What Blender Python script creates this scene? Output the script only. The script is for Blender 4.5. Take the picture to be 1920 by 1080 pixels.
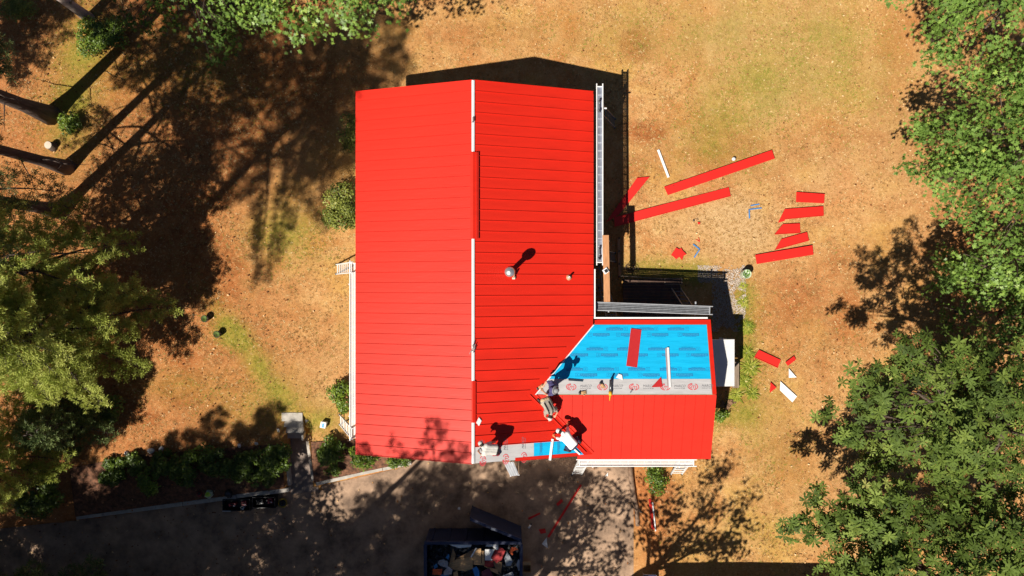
import bpy, math, random
import numpy as np
from mathutils import Vector, Matrix

# ------------------------------------------------------------------ camera, sky, sun, exposure
scene = bpy.context.scene
for o in list(bpy.data.objects): bpy.data.objects.remove(o)
H, F = 30.1, 1280.0                       # camera height above the lawn (m), focal length in photo pixels
cam_d = bpy.data.cameras.new('camera'); cam_d.sensor_width = 36; cam_d.lens = 36*F/1920
cam_d.clip_end = 1500; cam_d.clip_start = .1
cam = bpy.data.objects.new('camera', cam_d); scene.collection.objects.link(cam)
cam.location = (0, 0, H); cam.rotation_euler = (0, 0, 0)
scene.camera = cam
SX, SY = .54, .53                          # metres of shadow per metre of height
elev = math.atan(1/math.hypot(SX, SY))
world = bpy.data.worlds.new('World'); scene.world = world; world.use_nodes = True
wn = world.node_tree.nodes; wl = world.node_tree.links
sky = wn.new('ShaderNodeTexSky'); sky.sky_type = 'NISHITA'; sky.sun_disc = False
sky.sun_elevation = elev; sky.sun_rotation = math.radians(225)
sky.air_density = .45; sky.dust_density = .1; sky.altitude = 300
wn['Background'].inputs['Strength'].default_value = .05
wl.new(sky.outputs['Color'], wn['Background'].inputs['Color'])
sun_d = bpy.data.lights.new('sun', 'SUN'); sun_d.energy = 5.0; sun_d.angle = math.radians(.53)
sun_d.color = (1, .93, .80)
sun = bpy.data.objects.new('sun', sun_d); scene.collection.objects.link(sun)
sun.rotation_euler = Vector((SX, SY, -1)).to_track_quat('-Z', 'Y').to_euler()
sun.location = (-30, -30, 60)
scene.view_settings.view_transform = 'Standard'; scene.view_settings.look = 'None'
scene.view_settings.exposure = .66; scene.view_settings.gamma = 1

# ------------------------------------------------------------------ helpers
rnd = random.Random(7); rng = np.random.default_rng(7)
COL = scene.collection.objects
ORG = {}                                   # world origin of every object
def W(px, py, z=0.0):                      # photo pixel + height -> point
    d = (H-z)/F
    return Vector(((px-960)*d, (540-py)*d, z))
def tag(o, label=None, cat=None, group=None, kind=None):
    if label: o['label'] = label
    if cat: o['category'] = cat
    if group: o['group'] = group
    if kind: o['kind'] = kind
    return o
def thing(name, label, cat, loc=(0, 0, 0), group=None):
    o = bpy.data.objects.new(name, None); COL.link(o); o.location = loc; o.empty_display_size = .2
    ORG[o] = Vector(loc); return tag(o, label, cat, group)
def link(name, mesh, mat=None, parent=None, origin=None):
    o = bpy.data.objects.new(name, mesh); COL.link(o)
    if mat and not mesh.materials: mesh.materials.append(mat)
    if parent is not None:
        o.parent = parent; ORG[o] = ORG[parent].copy()
    else:
        ORG[o] = Vector(origin) if origin is not None else Vector((0, 0, 0)); o.location = ORG[o]
    return o
def np_mesh(name, V, Fa, smooth=False):
    V = np.asarray(V, np.float32); Fa = np.asarray(Fa, np.int32)
    m = bpy.data.meshes.new(name); n, k = Fa.shape
    m.vertices.add(len(V)); m.vertices.foreach_set('co', V.ravel())
    m.loops.add(n*k); m.loops.foreach_set('vertex_index', Fa.ravel())
    m.polygons.add(n); m.polygons.foreach_set('loop_start', np.arange(0, n*k, k, dtype=np.int32))
    m.update(calc_edges=True)
    if smooth: m.polygons.foreach_set('use_smooth', np.ones(n, bool))
    return m
def attr(m, name, vals):
    a = m.attributes.new(name, 'FLOAT', 'POINT'); a.data.foreach_set('value', np.asarray(vals, np.float32))
def basis(d, up=(0, 0, 1)):
    d = Vector(d).normalized(); up = Vector(up)
    if abs(d.dot(up)) > .98: up = Vector((1, 0, 0))
    s = d.cross(up).normalized(); return d, s, s.cross(d).normalized()
class MB:
    def __init__(s): s.v = []; s.f = []; s.mi = []; s.cur = 0
    def add(s, vs, fs):
        b = len(s.v); s.v += [Vector(v) for v in vs]
        for f in fs: s.f.append([b+i for i in f]); s.mi.append(s.cur)
        return s
    def box(s, c, d, rz=0, M=None):
        c = Vector(c); x, y, z = [q/2 for q in d]
        R = M if M is not None else Matrix.Rotation(rz, 3, 'Z')
        return s.add([c+R@Vector((sx*x, sy*y, sz*z)) for sz in (-1, 1) for sx, sy in ((-1, -1), (1, -1), (1, 1), (-1, 1))],
                     [(3, 2, 1, 0), (4, 5, 6, 7), (0, 1, 5, 4), (1, 2, 6, 5), (2, 3, 7, 6), (3, 0, 4, 7)])
    def bar(s, a, b, w, h=None, up=(0, 0, 1)):
        a, b = Vector(a), Vector(b); h = h or w
        d, sd, u = basis(b-a, up)
        q = [sd*(i*w/2)+u*(j*h/2) for i, j in ((-1, -1), (1, -1), (1, 1), (-1, 1))]
        return s.add([a+k for k in q]+[b+k for k in q], [(0, 1, 2, 3), (7, 6, 5, 4), (0, 4, 5, 1), (1, 5, 6, 2), (2, 6, 7, 3), (3, 7, 4, 0)])
    def tube(s, pts, rad, n=8, caps=True):
        pts = [Vector(p) for p in pts]; vs = []; fs = []; up = None
        if not hasattr(rad, '__len__'): rad = [rad]*len(pts)
        for i, p in enumerate(pts):
            d = (pts[min(i+1, len(pts)-1)]-pts[max(i-1, 0)]).normalized()
            if up is None or abs(d.dot(up)) > .97: up = Vector((0, 0, 1)) if abs(d.z) < .9 else Vector((1, 0, 0))
            sd = d.cross(up).normalized(); u = sd.cross(d)
            for k in range(n):
                a = 2*math.pi*k/n; vs.append(p+(sd*math.cos(a)+u*math.sin(a))*rad[i])
        for i in range(len(pts)-1):
            for k in range(n):
                a = i*n+k; b = i*n+(k+1) % n; fs.append((a, a+n, b+n, b))
        if caps: fs += [tuple(range(n)), tuple(reversed(range((len(pts)-1)*n, len(pts)*n)))]
        return s.add(vs, fs)
    def lathe(s, c, prof, n=20):           # prof: (radius, z) from bottom to top
        c = Vector(c); vs = []; fs = []
        for r, z in prof:
            for k in range(n):
                a = 2*math.pi*k/n; vs.append(c+Vector((r*math.cos(a), r*math.sin(a), z)))
        for i in range(len(prof)-1):
            for k in range(n):
                a = i*n+k; b = i*n+(k+1) % n; fs.append((a, b, b+n, a+n))
        fs += [tuple(reversed(range(n))), tuple(range((len(prof)-1)*n, len(prof)*n))]
        return s.add(vs, fs)
    def slab(s, top, th, n=(0, 0, 1)):     # polygon with thickness below it
        top = [Vector(p) for p in top]; k = len(top); n = Vector(n)
        ar = sum((top[i].x*top[(i+1) % k].y-top[(i+1) % k].x*top[i].y) for i in range(k))
        if ar < 0: top.reverse()
        return s.add(top+[p-n*th for p in top], [tuple(range(k)), tuple(reversed(range(k, 2*k)))] +
                     [(i, k+i, k+(i+1) % k, (i+1) % k) for i in range(k)])
    def capsule(s, a, b, ra, rb, n=12):
        a, b = Vector(a), Vector(b); d = b-a
        if d.length < 1e-5: d = Vector((0, 0, 1e-4)); b = a+d
        d = d.normalized(); P = []; R = []
        for t in (-80, -50, -20): t = math.radians(t); P.append(a+d*ra*math.sin(t)); R.append(ra*math.cos(t))
        for t in (20, 50, 80): t = math.radians(t); P.append(b+d*rb*math.sin(t)); R.append(rb*math.cos(t))
        return s.tube(P, R, n)
    def ellipsoid(s, c, r, M=None, n=14):
        c = Vector(c); M = M or Matrix.Identity(3); vs = []; fs = []; m = n//2
        for i in range(m+1):
            t = -math.pi/2+math.pi*(i if 0 < i < m else (.02 if i == 0 else m-.02))/m
            for k in range(n):
                a = 2*math.pi*k/n
                vs.append(c+M@Vector((r[0]*math.cos(t)*math.cos(a), r[1]*math.cos(t)*math.sin(a), r[2]*math.sin(t))))
        for i in range(m):
            for k in range(n):
                a = i*n+k; b = i*n+(k+1) % n; fs.append((a, b, b+n, a+n))
        fs += [tuple(reversed(range(n))), tuple(range(m*n, m*n+n))]
        return s.add(vs, fs)
    def build(s, name, mats, parent=None, smooth=False, origin=None, fix=False):
        org = ORG[parent] if parent is not None else (Vector(origin) if origin is not None else Vector((0, 0, 0)))
        m = bpy.data.meshes.new(name); m.from_pydata([tuple(v-org) for v in s.v], [], s.f)
        if not isinstance(mats, (list, tuple)): mats = [mats]
        for k in mats: m.materials.append(k)
        if len(mats) > 1: m.polygons.foreach_set('material_index', s.mi)
        if smooth: m.polygons.foreach_set('use_smooth', [True]*len(m.polygons))
        m.update()
        return link(name, m, None, parent, origin)

# ------------------------------------------------------------------ materials
MATS = {}
def nodes_of(m):
    m.use_nodes = True; return m.node_tree.nodes, m.node_tree.links
def mat(name, c, rough=.6, var=.12, scale=6.0, bump=.0, bscale=30.0, metal=0.0, spec=.4, c2=None, stretch=None):
    if name in MATS: return MATS[name]
    m = bpy.data.materials.new(name); MATS[name] = m; N, L = nodes_of(m); b = N['Principled BSDF']
    b.inputs['Roughness'].default_value = rough; b.inputs['Metallic'].default_value = metal
    b.inputs['Specular IOR Level'].default_value = spec
    tc = N.new('ShaderNodeTexCoord'); src = tc.outputs['Object']
    if stretch:
        mp = N.new('ShaderNodeMapping'); mp.inputs['Scale'].default_value = stretch; L.new(src, mp.inputs['Vector']); src = mp.outputs['Vector']
    nz = N.new('ShaderNodeTexNoise'); nz.inputs['Scale'].default_value = scale; nz.inputs['Detail'].default_value = 6
    nz.inputs['Roughness'].default_value = .65; L.new(src, nz.inputs['Vector'])
    rp = N.new('ShaderNodeValToRGB'); L.new(nz.outputs['Fac'], rp.inputs['Fac'])
    lo = [max(0, q*(1-var)) for q in c]; hi = [min(1, q*(1+var)) for q in (c2 or c)]
    rp.color_ramp.elements[0].position = .32; rp.color_ramp.elements[1].position = .68
    rp.color_ramp.elements[0].color = (*lo, 1); rp.color_ramp.elements[1].color = (*hi, 1)
    L.new(rp.outputs['Color'], b.inputs['Base Color'])
    if bump:
        n2 = N.new('ShaderNodeTexNoise'); n2.inputs['Scale'].default_value = bscale; n2.inputs['Detail'].default_value = 4
        L.new(src, n2.inputs['Vector'])
        bp = N.new('ShaderNodeBump'); bp.inputs['Strength'].default_value = bump; bp.inputs['Distance'].default_value = .02
        L.new(n2.outputs['Fac'], bp.inputs['Height']); L.new(bp.outputs['Normal'], b.inputs['Normal'])
    return m
def leaf_mat(name, stops, rough=.5, trans=.25, spec=.35):
    m = bpy.data.materials.new(name); N, L = nodes_of(m); b = N['Principled BSDF']; out = N['Material Output']
    at = N.new('ShaderNodeAttribute'); at.attribute_name = 'tone'
    rp = N.new('ShaderNodeValToRGB'); L.new(at.outputs['Fac'], rp.inputs['Fac'])
    while len(rp.color_ramp.elements) < len(stops): rp.color_ramp.elements.new(.5)
    for e, (p, c) in zip(rp.color_ramp.elements, stops): e.position = p; e.color = (*c, 1)
    b.inputs['Roughness'].default_value = rough; b.inputs['Specular IOR Level'].default_value = spec
    L.new(rp.outputs['Color'], b.inputs['Base Color'])
    tr = N.new('ShaderNodeBsdfTranslucent'); L.new(rp.outputs['Color'], tr.inputs['Color'])
    mx = N.new('ShaderNodeMixShader'); mx.inputs['Fac'].default_value = trans
    L.new(b.outputs['BSDF'], mx.inputs[1]); L.new(tr.outputs['BSDF'], mx.inputs[2]); L.new(mx.outputs['Shader'], out.inputs['Surface'])
    return m
RED = mat('red_painted_steel', (.54, .016, .006), .46, .09, .9, .22, 1.6, spec=.30, stretch=(.6, 3, 1))
RED_SCRAP = mat('red_steel_offcut', (.54, .013, .008), .5, .06, 3.0, .05, 6.0)
WHITE_STEEL = mat('white_steel', (.68, .68, .69), .45, .05, 4.0)
ALU = mat('aluminium', (.62, .64, .68), .42, .14, 5.0, .1, 20, metal=.55, stretch=(1, .3, 1))
ALU_DARK = mat('shade_dark_aluminium', (.17, .18, .20), .5, .25, 6.0, metal=.3)  # darker aluminium; shade on the corner plank is put into its colour
STEEL = mat('galvanised_steel', (.60, .60, .62), .35, .15, 12.0, metal=.8)
BLACK = mat('black_plastic', (.012, .012, .014), .5, .3, 8)
YELLOW = mat('yellow_plastic', (.65, .36, .02), .45, .1)
WOOD = mat('fresh_timber', (.42, .20, .09), .7, .3, 5, .2, 40, stretch=(6, .5, 6))
WOOD_OLD = mat('weathered_timber', (.20, .15, .11), .8, .35, 5, .3, 40, stretch=(6, .7, 6))
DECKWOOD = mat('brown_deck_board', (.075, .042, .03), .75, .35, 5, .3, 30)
CONCRETE = mat('concrete', (.36, .33, .30), .85, .2, 5, .3, 60)
SIDING = mat('pale_siding', (.42, .41, .38), .7, .08, 3)
BLUE = mat('blue_underlayment', (.003, .375, .67), .5, .10, 1.5, .8, 2.4, spec=.35, stretch=(.5, 2.5, 1))
GREYU = mat('grey_selvedge', (.43, .42, .43), .6, .10, 2.5, .6, 2.5, stretch=(.6, 2.5, 1))
INK_BLUE = mat('dark_blue_ink', (.008, .18, .42), .6, .08)
INK_PALE = mat('pale_blue_ink', (.03, .38, .58), .6, .05)
INK_RED = mat('red_ink', (.55, .055, .07), .6, .08)
INK_GREY = mat('grey_ink', (.13, .13, .15), .6, .1)
BARK = mat('grey_brown_bark', (.085, .06, .045), .9, .45, 4, .9, 14, stretch=(3, 3, .6))
BARK_PINE = mat('pine_bark', (.075, .055, .048), .9, .5, 3, .9, 12, stretch=(3, 3, .5))
DEADWOOD = mat('dead_twig', (.17, .12, .09), .9, .3, 8)
GLASS = mat('dark_glass', (.01, .012, .015), .08, .2, 3)
# ------------------------------------------------------------------ ground
YW = np.array([(-300, -13), (-60, -11.6), (-23, -10.7), (-19.6, -10.35), (-9.98, -9.0), (-8.66, -8.78), (-6.5, -8.3), (-4.56, -7.9), (-4.3, -6.9), (5.3, -6.9), (300, -6.9)])
YL = np.array([(-300, -10), (-60, -8.6), (-19.6, -7.9), (-16.5, -7.3), (-10, -6.8), (-6.5, -6.6), (-4.5, -6.6), (5.3, -6.5), (300, -6.5)])
def ss(a, b, x): t = np.clip((x-a)/(b-a), 0, 1); return t*t*(3-2*t)
def gz(x, y):
    x = np.asarray(x, float); y = np.asarray(y, float)
    yw = np.interp(x, YW[:, 0], YW[:, 1]); yl = np.interp(x, YL[:, 0], YL[:, 1])
    t = np.clip((yl-y)/np.maximum(yl-yw-.08, .05), 0, 1)
    z = np.where(y < yw, -.72, -.42*t)
    wk = (x > -10.08) & (x < -8.98) & (y < -5.55)
    z = np.where(wk, np.minimum(z, -.74*np.clip((-5.55-y)/1.1, 0, 1)), z)
    z = z*(1-ss(5.4, 6.7, x))
    z = z+.03*np.sin(x*.7+1)*np.sin(y*.6)*(1-np.clip(-z/.4, 0, 1))
    return z
def gz1(x, y): return float(gz(x, y))
def vnoise(x, y, s, seed):                 # smooth value noise
    r = np.random.default_rng(seed).random((257, 257)); u = x/s+50.3; v = y/s+50.7
    i = np.floor(u).astype(int); j = np.floor(v).astype(int); a = u-i; b = v-j
    a = a*a*(3-2*a); b = b*b*(3-2*b); i %= 256; j %= 256
    return (r[i, j]*(1-a)+r[i+1, j]*a)*(1-b)+(r[i, j+1]*(1-a)+r[i+1, j+1]*a)*b
def fbm(x, y, s, seed): return sum(vnoise(x, y, s/2**k, seed+k)*.5**k for k in range(4))/1.875
def blob(x, y, cx, cy, rx, ry, rot=0):
    c, s_ = math.cos(rot), math.sin(rot); dx, dy = x-cx, y-cy
    return np.exp(-(((dx*c+dy*s_)/rx)**2+((-dx*s_+dy*c)/ry)**2))
xs = np.concatenate([[-400, -200, -110, -70, -45, -34], np.arange(-28, 28.01, .2), [34, 45, 70, 110, 200, 400]])
ys = np.concatenate([[-400, -200, -110, -70, -45, -30, -22], np.arange(-17, 17.01, .2), [22, 30, 45, 70, 110, 200, 400]])
GX, GY = np.meshgrid(xs, ys); gx, gy = GX.ravel(), GY.ravel()
GZ = gz(gx, gy)+.035*(fbm(gx, gy, .9, 11)-.5)*(gz(gx, gy) > -.6)
nx, ny = len(xs), len(ys); I = np.arange(nx*ny).reshape(ny, nx)
quads = np.stack([I[:-1, :-1], I[:-1, 1:], I[1:, 1:], I[1:, :-1]], -1).reshape(-1, 4)
gm = np_mesh('lawn', np.stack([gx, gy, GZ], 1), quads, True)
n1 = fbm(gx, gy, 2.6, 21); n2 = fbm(gx, gy, 1.0, 41); n3 = fbm(gx, gy, 5.0, 61)
def P2(px, py): p = W(px, py); return p.x, p.y
green = np.zeros_like(gx)
for px, py, rx, ry, a, rot in [(1420, 95, 3.2, 2.2, .38, .2), (1390, 200, 2.8, 1.4, .5, .5), (1560, 90, 2.4, 3, .35, 0), (1280, 40, 3, 1.5, .25, 0),
        (470, 660, .5, 2.6, 1.0, .65), (430, 625, .6, .5, .9, 0), (545, 440, 1.6, 1.4, .8, 0), (500, 760, 2.4, 1.2, .45, 0), (330, 720, 1.8, .6, .3, 0),
        (1235, 505, 1.6, .55, 1.0, -.1), (1300, 512, .7, .55, .9, 0), (1395, 560, .5, .8, .8, 0), (1400, 690, .6, 2.4, .8, 0), (1360, 780, 1.0, .5, .8, 0),
        (1440, 760, 1.2, 2.5, .25, 0), (1480, 880, 2, 1.5, .22, 0), (1360, 290, 2.0, .8, .35, -.3), (130, 215, 1.2, 2.0, .8, 0), (160, 90, 1.0, 2.0, .8, 0),
        (330, 130, 3, 2, .35, 0), (600, 790, 1.0, .6, .6, 0), (1100, 60, 4, 1.2, .2, 0), (1420, 1000, 2, 1, .3, 0), (1640, 140, 2, 2, .18, 0)]:
    cx, cy = P2(px, py); green += a*blob(gx, gy, cx, cy, rx, ry, rot)
green = np.clip(green*(.35+1.3*n2)+.16*(n1-.45), 0, 1)
litter = ss(-6.8, -13.5, gx+5*(n3-.5))*.95+.55*ss(.52, .68, n1)*ss(.42, .62, n3)
for px, py, rx, ry, a in [(1500, 560, 3, 2.4, .5), (1450, 300, 4, 1.4, .3), (1800, 540, 3, 8, .6), (1195, 80, .6, .65, 2.2), (1220, 250, .8, .45, 2.0), (1190, 330, .6, .9, .9), (1030, 80, 5, 1.0, .3), (1500, 545, 1.0, .7, .7),
        (1180, 240, .5, .5, .7), (850, 60, 3, 1, .4), (520, 150, 4, 3, .6), (400, 60, 4, 3, .7), (1480, 860, 1.8, 1.2, .5), (1225, 980, 1.0, 3.0, .9), (1235, 900, .9, 1.2, .6)]:
    cx, cy = P2(px, py); litter = litter+a*blob(gx, gy, cx, cy, rx, ry)*(.5+n2)
litter = np.clip(litter, 0, 1.3)
sand = np.zeros_like(gx)
for px, py, rx, ry, a in [(1385, 440, 1.6, 1.3, 1.0), (1340, 400, 1.2, .7, .7), (1400, 400, .6, .8, .7), (1450, 60, 3.2, 2.2, .3), (1500, 120, 2.5, 2, .35), (1580, 900, 2.2, 2.2, .35), (1700, 240, 2, 3, .3), (1170, 500, .6, .4, .5), (1260, 430, 1.2, .8, .4), (1560, 330, 2.4, 1.4, .35), (1300, 70, 2.5, 1.2, .3), (1450, 200, 1.2, .9, .45), (620, 700, 1.2, 1.8, .35)]:
    cx, cy = P2(px, py); sand += a*blob(gx, gy, cx, cy, rx, ry)*(.4+1.2*n2)
attr(gm, 'green', green); attr(gm, 'litter', litter); attr(gm, 'sand', np.clip(sand, 0, 1))
def ground_material():
    m = bpy.data.materials.new('dry_lawn'); N, L = nodes_of(m); b = N['Principled BSDF']
    b.inputs['Roughness'].default_value = .95; b.inputs['Specular IOR Level'].default_value = .1
    tc = N.new('ShaderNodeTexCoord')
    def noise(sc, det=5, ro=.7):
        n = N.new('ShaderNodeTexNoise'); n.inputs['Scale'].default_value = sc; n.inputs['Detail'].default_value = det
        n.inputs['Roughness'].default_value = ro; L.new(tc.outputs['Object'], n.inputs['Vector']); return n.outputs['Fac']
    def ramp(src, stops):
        r = N.new('ShaderNodeValToRGB'); L.new(src, r.inputs['Fac'])
        while len(r.color_ramp.elements) < len(stops): r.color_ramp.elements.new(.5)
        for e, (p, c) in zip(r.color_ramp.elements, stops): e.position = p; e.color = (*c, 1)
        return r.outputs['Color']
    def mix(fac, a, c, mode='MIX'):
        x = N.new('ShaderNodeMix'); x.data_type = 'RGBA'; x.blend_type = mode
        if isinstance(fac, (int, float)): x.inputs['Factor'].default_value = fac
        else: L.new(fac, x.inputs['Factor'])
        L.new(a, x.inputs['A']); L.new(c, x.inputs['B']); return x.outputs['Result']
    def at(n):
        a = N.new('ShaderNodeAttribute'); a.attribute_name = n; return a.outputs['Fac']
    def math_(op, a, v, clamp=True):
        x = N.new('ShaderNodeMath'); x.operation = op; x.use_clamp = clamp; L.new(a, x.inputs[0])
        if isinstance(v, (int, float)): x.inputs[1].default_value = v
        else: L.new(v, x.inputs[1])
        return x.outputs[0]
    base = ramp(noise(1.3, 8, .75), [(.25, (.31, .15, .055)), (.40, (.46, .235, .092)), (.55, (.55, .31, .128)), (.75, (.62, .40, .19))])
    lit = ramp(noise(2.2, 8, .75), [(.3, (.15, .05, .018)), (.5, (.36, .125, .042)), (.72, (.52, .23, .09))])
    grn = ramp(noise(3.0, 8, .8), [(.3, (.13, .125, .018)), (.5, (.26, .225, .035)), (.7, (.40, .31, .07))])
    snd = ramp(noise(4.0, 8, .7), [(.3, (.46, .28, .13)), (.7, (.60, .40, .21))])
    broad = ramp(noise(.32, 4, .6), [(.36, (.98, .78, .66)), (.5, (1, 1, 1)), (.64, (.96, .99, .74))])
    base = mix(.9, base, broad, 'MULTIPLY')
    col = mix(math_('MULTIPLY', at('litter'), .8), base, lit)
    col = mix(at('sand'), col, snd)
    gf = math_('MULTIPLY', at('green'), math_('ADD', noise(5.0, 5, .8), .45, False))
    col = mix(gf, col, grn)
    fine = ramp(noise(7.0, 9, .9), [(.32, (.50, .42, .34)), (.46, (.88, .85, .81)), (.60, (1.0, 1.0, 1.0))])
    col = mix(.85, col, fine, 'MULTIPLY')
    sp = ramp(noise(13.0, 4, .7), [(.58, (0, 0, 0)), (.70, (1, 1, 1))])
    pale = N.new('ShaderNodeRGB'); pale.outputs[0].default_value = (.70, .50, .27, 1)
    col = mix(math_('MULTIPLY', sp, .55), col, pale.outputs[0])
    L.new(col, b.inputs['Base Color'])
    bp = N.new('ShaderNodeBump'); bp.inputs['Strength'].default_value = 1.0; bp.inputs['Distance'].default_value = .05
    L.new(noise(12.0, 8, .8), bp.inputs['Height']); L.new(bp.outputs['Normal'], b.inputs['Normal'])
    return m
lawn = link('lawn', gm, ground_material()); tag(lawn, 'dry tan lawn with green and rust-brown patches', 'lawn', kind='structure')
# driveway
DRIVE = mat('worn_driveway', (.20, .135, .098), .92, .35, 1.1, .5, 35, c2=(.33, .22, .15), spec=.2)
PATHM = mat('path_concrete', (.21, .16, .135), .9, .25, 3, .4, 40)
mb = MB()
mb.slab([(x, y, -.70) for x, y in [(-60, -11.8), (-23, -10.85), (-19.6, -10.48), (-10.0, -9.12), (-10.0, -9.3), (-8.6, -9.1), (-8.6, -8.92), (-6.5, -8.45), (-4.56, -8.0), (-4.3, -6.6),
        (5.3, -6.6)]+[(5.36+.05*i+.30*math.sin(i*1.3)+.16*math.sin(i*3.1), -6.9-.35*i) for i in range(50)]+[(6.4, -24.5), (-60, -26)]], .015)
tag(mb.build('driveway', DRIVE), 'worn grey-brown driveway in dappled shade', 'driveway', kind='structure')
mb = MB(); mb.slab([(-9.98, -6.62, -.675), (-9.1, -6.6, -.675), (-8.72, -9.15, -.69), (-9.98, -9.3, -.69)], .03)
tag(mb.build('path', PATHM), 'shaded walkway between the two planting beds', 'path', kind='structure')
# bed soil
SOIL = mat('bark_mulch', (.06, .032, .02), .95, .5, 6, .8, 30, c2=(.15, .066, .036))  # mulch darkened to carry the beds' tree shade in its colour
def bed(name, label, x0, x1):
    X = np.linspace(x0, x1, int((x1-x0)/.25)+2); V = []; k = 14
    for x in X:
        yl = np.interp(x, YL[:, 0], YL[:, 1])-.05; yw = np.interp(x, YW[:, 0], YW[:, 1])+.12
        for y in np.linspace(yl, yw, k): V.append((x, y, gz1(x, y)+.03+.03*rnd.random()))
    Fq = [(i*k+j, i*k+j+1, (i+1)*k+j+1, (i+1)*k+j) for i in range(len(X)-1) for j in range(k-1)]
    o = link(name, np_mesh(name, V, Fq, True), SOIL); return tag(o, label, 'planting bed', kind='structure')
bed('planting_bed', 'mulched planting bed behind the long kerb wall', -19.5, -10.15)
bed('planting_bed', 'mulched planting bed between walkway and house front', -8.85, -4.7)
# steps
st = thing('garden_steps', 'grey concrete garden steps leading down to the walkway', 'steps', (-9.55, -6.0, 0))
for i, (py0, py1) in enumerate([(774, 789), (789.5, 800), (800.5, 811), (811.5, 821)]):
    z = .02-.17*i; a = W(528+3*i, py0, z); c = W(567+1.2*i, py1, z)
    MB().box(((a.x+c.x)/2, (a.y+c.y)/2-.01, z-.25), (c.x-a.x, a.y-c.y+.02, .5)).build('step', CONCRETE, st)
MB().bar(W(523, 800, -.1), W(529, 826, -.35), .1, .35).build('side_kerb', CONCRETE, st)
MB().bar(W(569, 812, -.2), W(569, 822, -.3), .09, .3).build('side_kerb', CONCRETE, st)
# kerb walls of beds, laid in separate blocks
def kerb(label, pts, w=.17, h=.34, step=1.25):
    r = thing('kerb_wall', label, 'kerb wall', (pts[0][0], pts[0][1], -.7))
    for (x0, y0, z0), (x1, y1, z1) in zip(pts, pts[1:]):
        n = max(1, round(math.hypot(x1-x0, y1-y0)/step)); a = Vector((x0, y0, z0)); c = Vector((x1, y1, z1)); d = (c-a).normalized()
        for i in range(n):
            p, q = a.lerp(c, i/n), a.lerp(c, (i+1)/n); j = Vector((rnd.uniform(-.012, .012), rnd.uniform(-.012, .012), rnd.uniform(-.015, .01)))
            MB().bar(p+d*.008+j, q-d*.008+j, w, h).build('kerb_block', CONCRETE, r)
    return r
kz = -.55
kerb('long low concrete kerb wall along the shaded bed', [tuple(W(147, 969, kz)), tuple(W(545, 916, kz))])
kerb('thin concrete kerb on the left side of the walkway', [tuple(W(536, 832, kz-.03)), tuple(W(544, 909, kz))], .12, .3)
kerb('thin concrete kerb on the right side of the walkway', [tuple(W(578, 826, kz-.03)), tuple(W(589, 901, kz))], .12, .3)
kerb('short concrete kerb wall under the bright shrub', [tuple(W(594, 906, kz)), tuple(W(665, 889, kz)), tuple(W(772, 866, kz))])
kerb('left end kerb of the shaded planting bed', [tuple(W(147, 962, kz)), tuple(W(146, 870, kz+.2))], .12, .26)
# ------------------------------------------------------------------ house
XR, ZR, PM = -1.46, 4.5, .32               # main ridge x, height, pitch
XL, XE, YN, YS = -6.2, 3.22, 7.8, -6.6
YR, ZW, PN, PS = -4.117, 3.75, .281, .30   # wing ridge
WX, WYN, WYS = 7.88, -1.27, -6.79
AX = XR+(ZR-ZW)/PM                         # where the wing ridge meets the main slope
def zl(x, y=0): return ZR+PM*(x-XR)
def zm(x, y=0): return ZR-PM*(x-XR)
def zn(x, y): return ZW-PN*(y-YR)
def zs(x, y): return ZW+PS*(y-YR)
def xvn(y): return AX+PN/PM*(y-YR)         # valleys
def xvs(y): return AX+PS/PM*(YR-y)
PL = {'l': (PM, 0, ZR-PM*XR), 'm': (-PM, 0, ZR+PM*XR), 'n': (0, -PN, ZW+PN*YR), 's': (0, PS, ZW-PS*YR)}
def on(px, py, k, lift=0.0):               # photo pixel on a roof plane
    a, b, c = PL[k]; u, v = (px-960)/F, (540-py)/F; d = (H-c-lift)/(1+a*u+b*v)
    return Vector((u*d, v*d, H-d))
def nrm(k): a, b, c = PL[k]; return Vector((-a, -b, 1)).normalized()
def clip(poly, a, b, c):                   # keep a*x+b*y <= c
    out = []
    for i, p in enumerate(poly):
        q = poly[(i+1) % len(poly)]; fp = a*p[0]+b*p[1]-c; fq = a*q[0]+b*q[1]-c
        if fp <= 0: out.append(p)
        if fp*fq < 0: t = fp/(fp-fq); out.append((p[0]+(q[0]-p[0])*t, p[1]+(q[1]-p[1])*t))
    return out
house = thing('house', 'house with red standing seam metal roof, blue underlayment bare on the side wing', 'house', (0, 0, 0))
# walls
def wallpart(pts, th, par=house):          # vertical panels: list of (x,y,z) outline
    m = MB(); pts = [Vector(p) for p in pts]; n = (pts[1]-pts[0]).cross(pts[2]-pts[1]).normalized(); k = len(pts)
    m.add(pts+[p-n*th for p in pts], [tuple(range(k)), tuple(reversed(range(k, 2*k)))]+[(i, k+i, k+(i+1) % k, (i+1) % k) for i in range(k)])
    return m.build('wall', SIDING, par)
B = -.75; xw0, xw1, yn, ysw = XL+.32, XE-.32, YN-.28, YS+.28
wallpart([(xw0, yn, B), (xw0, yn, zl(xw0)-.1), (XR, yn, ZR-.1), (xw1, yn, zm(xw1)-.1), (xw1, yn, B)], .12)
wallpart([(xw1, ysw, B), (xw1, ysw, zm(xw1)-.1), (XR, ysw, ZR-.1), (xw0, ysw, zl(xw0)-.1), (xw0, ysw, B)], .12)
wallpart([(xw0, ysw, B), (xw0, ysw, zl(xw0)-.1), (xw0, yn, zl(xw0)-.1), (xw0, yn, B)], .12)
wallpart([(xw1, yn, B), (xw1, yn, zm(xw1)-.1), (xw1, WYN-.4, zm(xw1)-.1), (xw1, WYN-.4, B)], .12)
wx1, wy0, wy1 = WX-.28, WYN-.3, WYS+.3
wallpart([(wx1, wy0, B), (wx1, wy0, zn(0, wy0)-.1), (wx1, YR, ZW-.1), (wx1, wy1, zs(0, wy1)-.1), (wx1, wy1, B)], .12)
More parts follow.
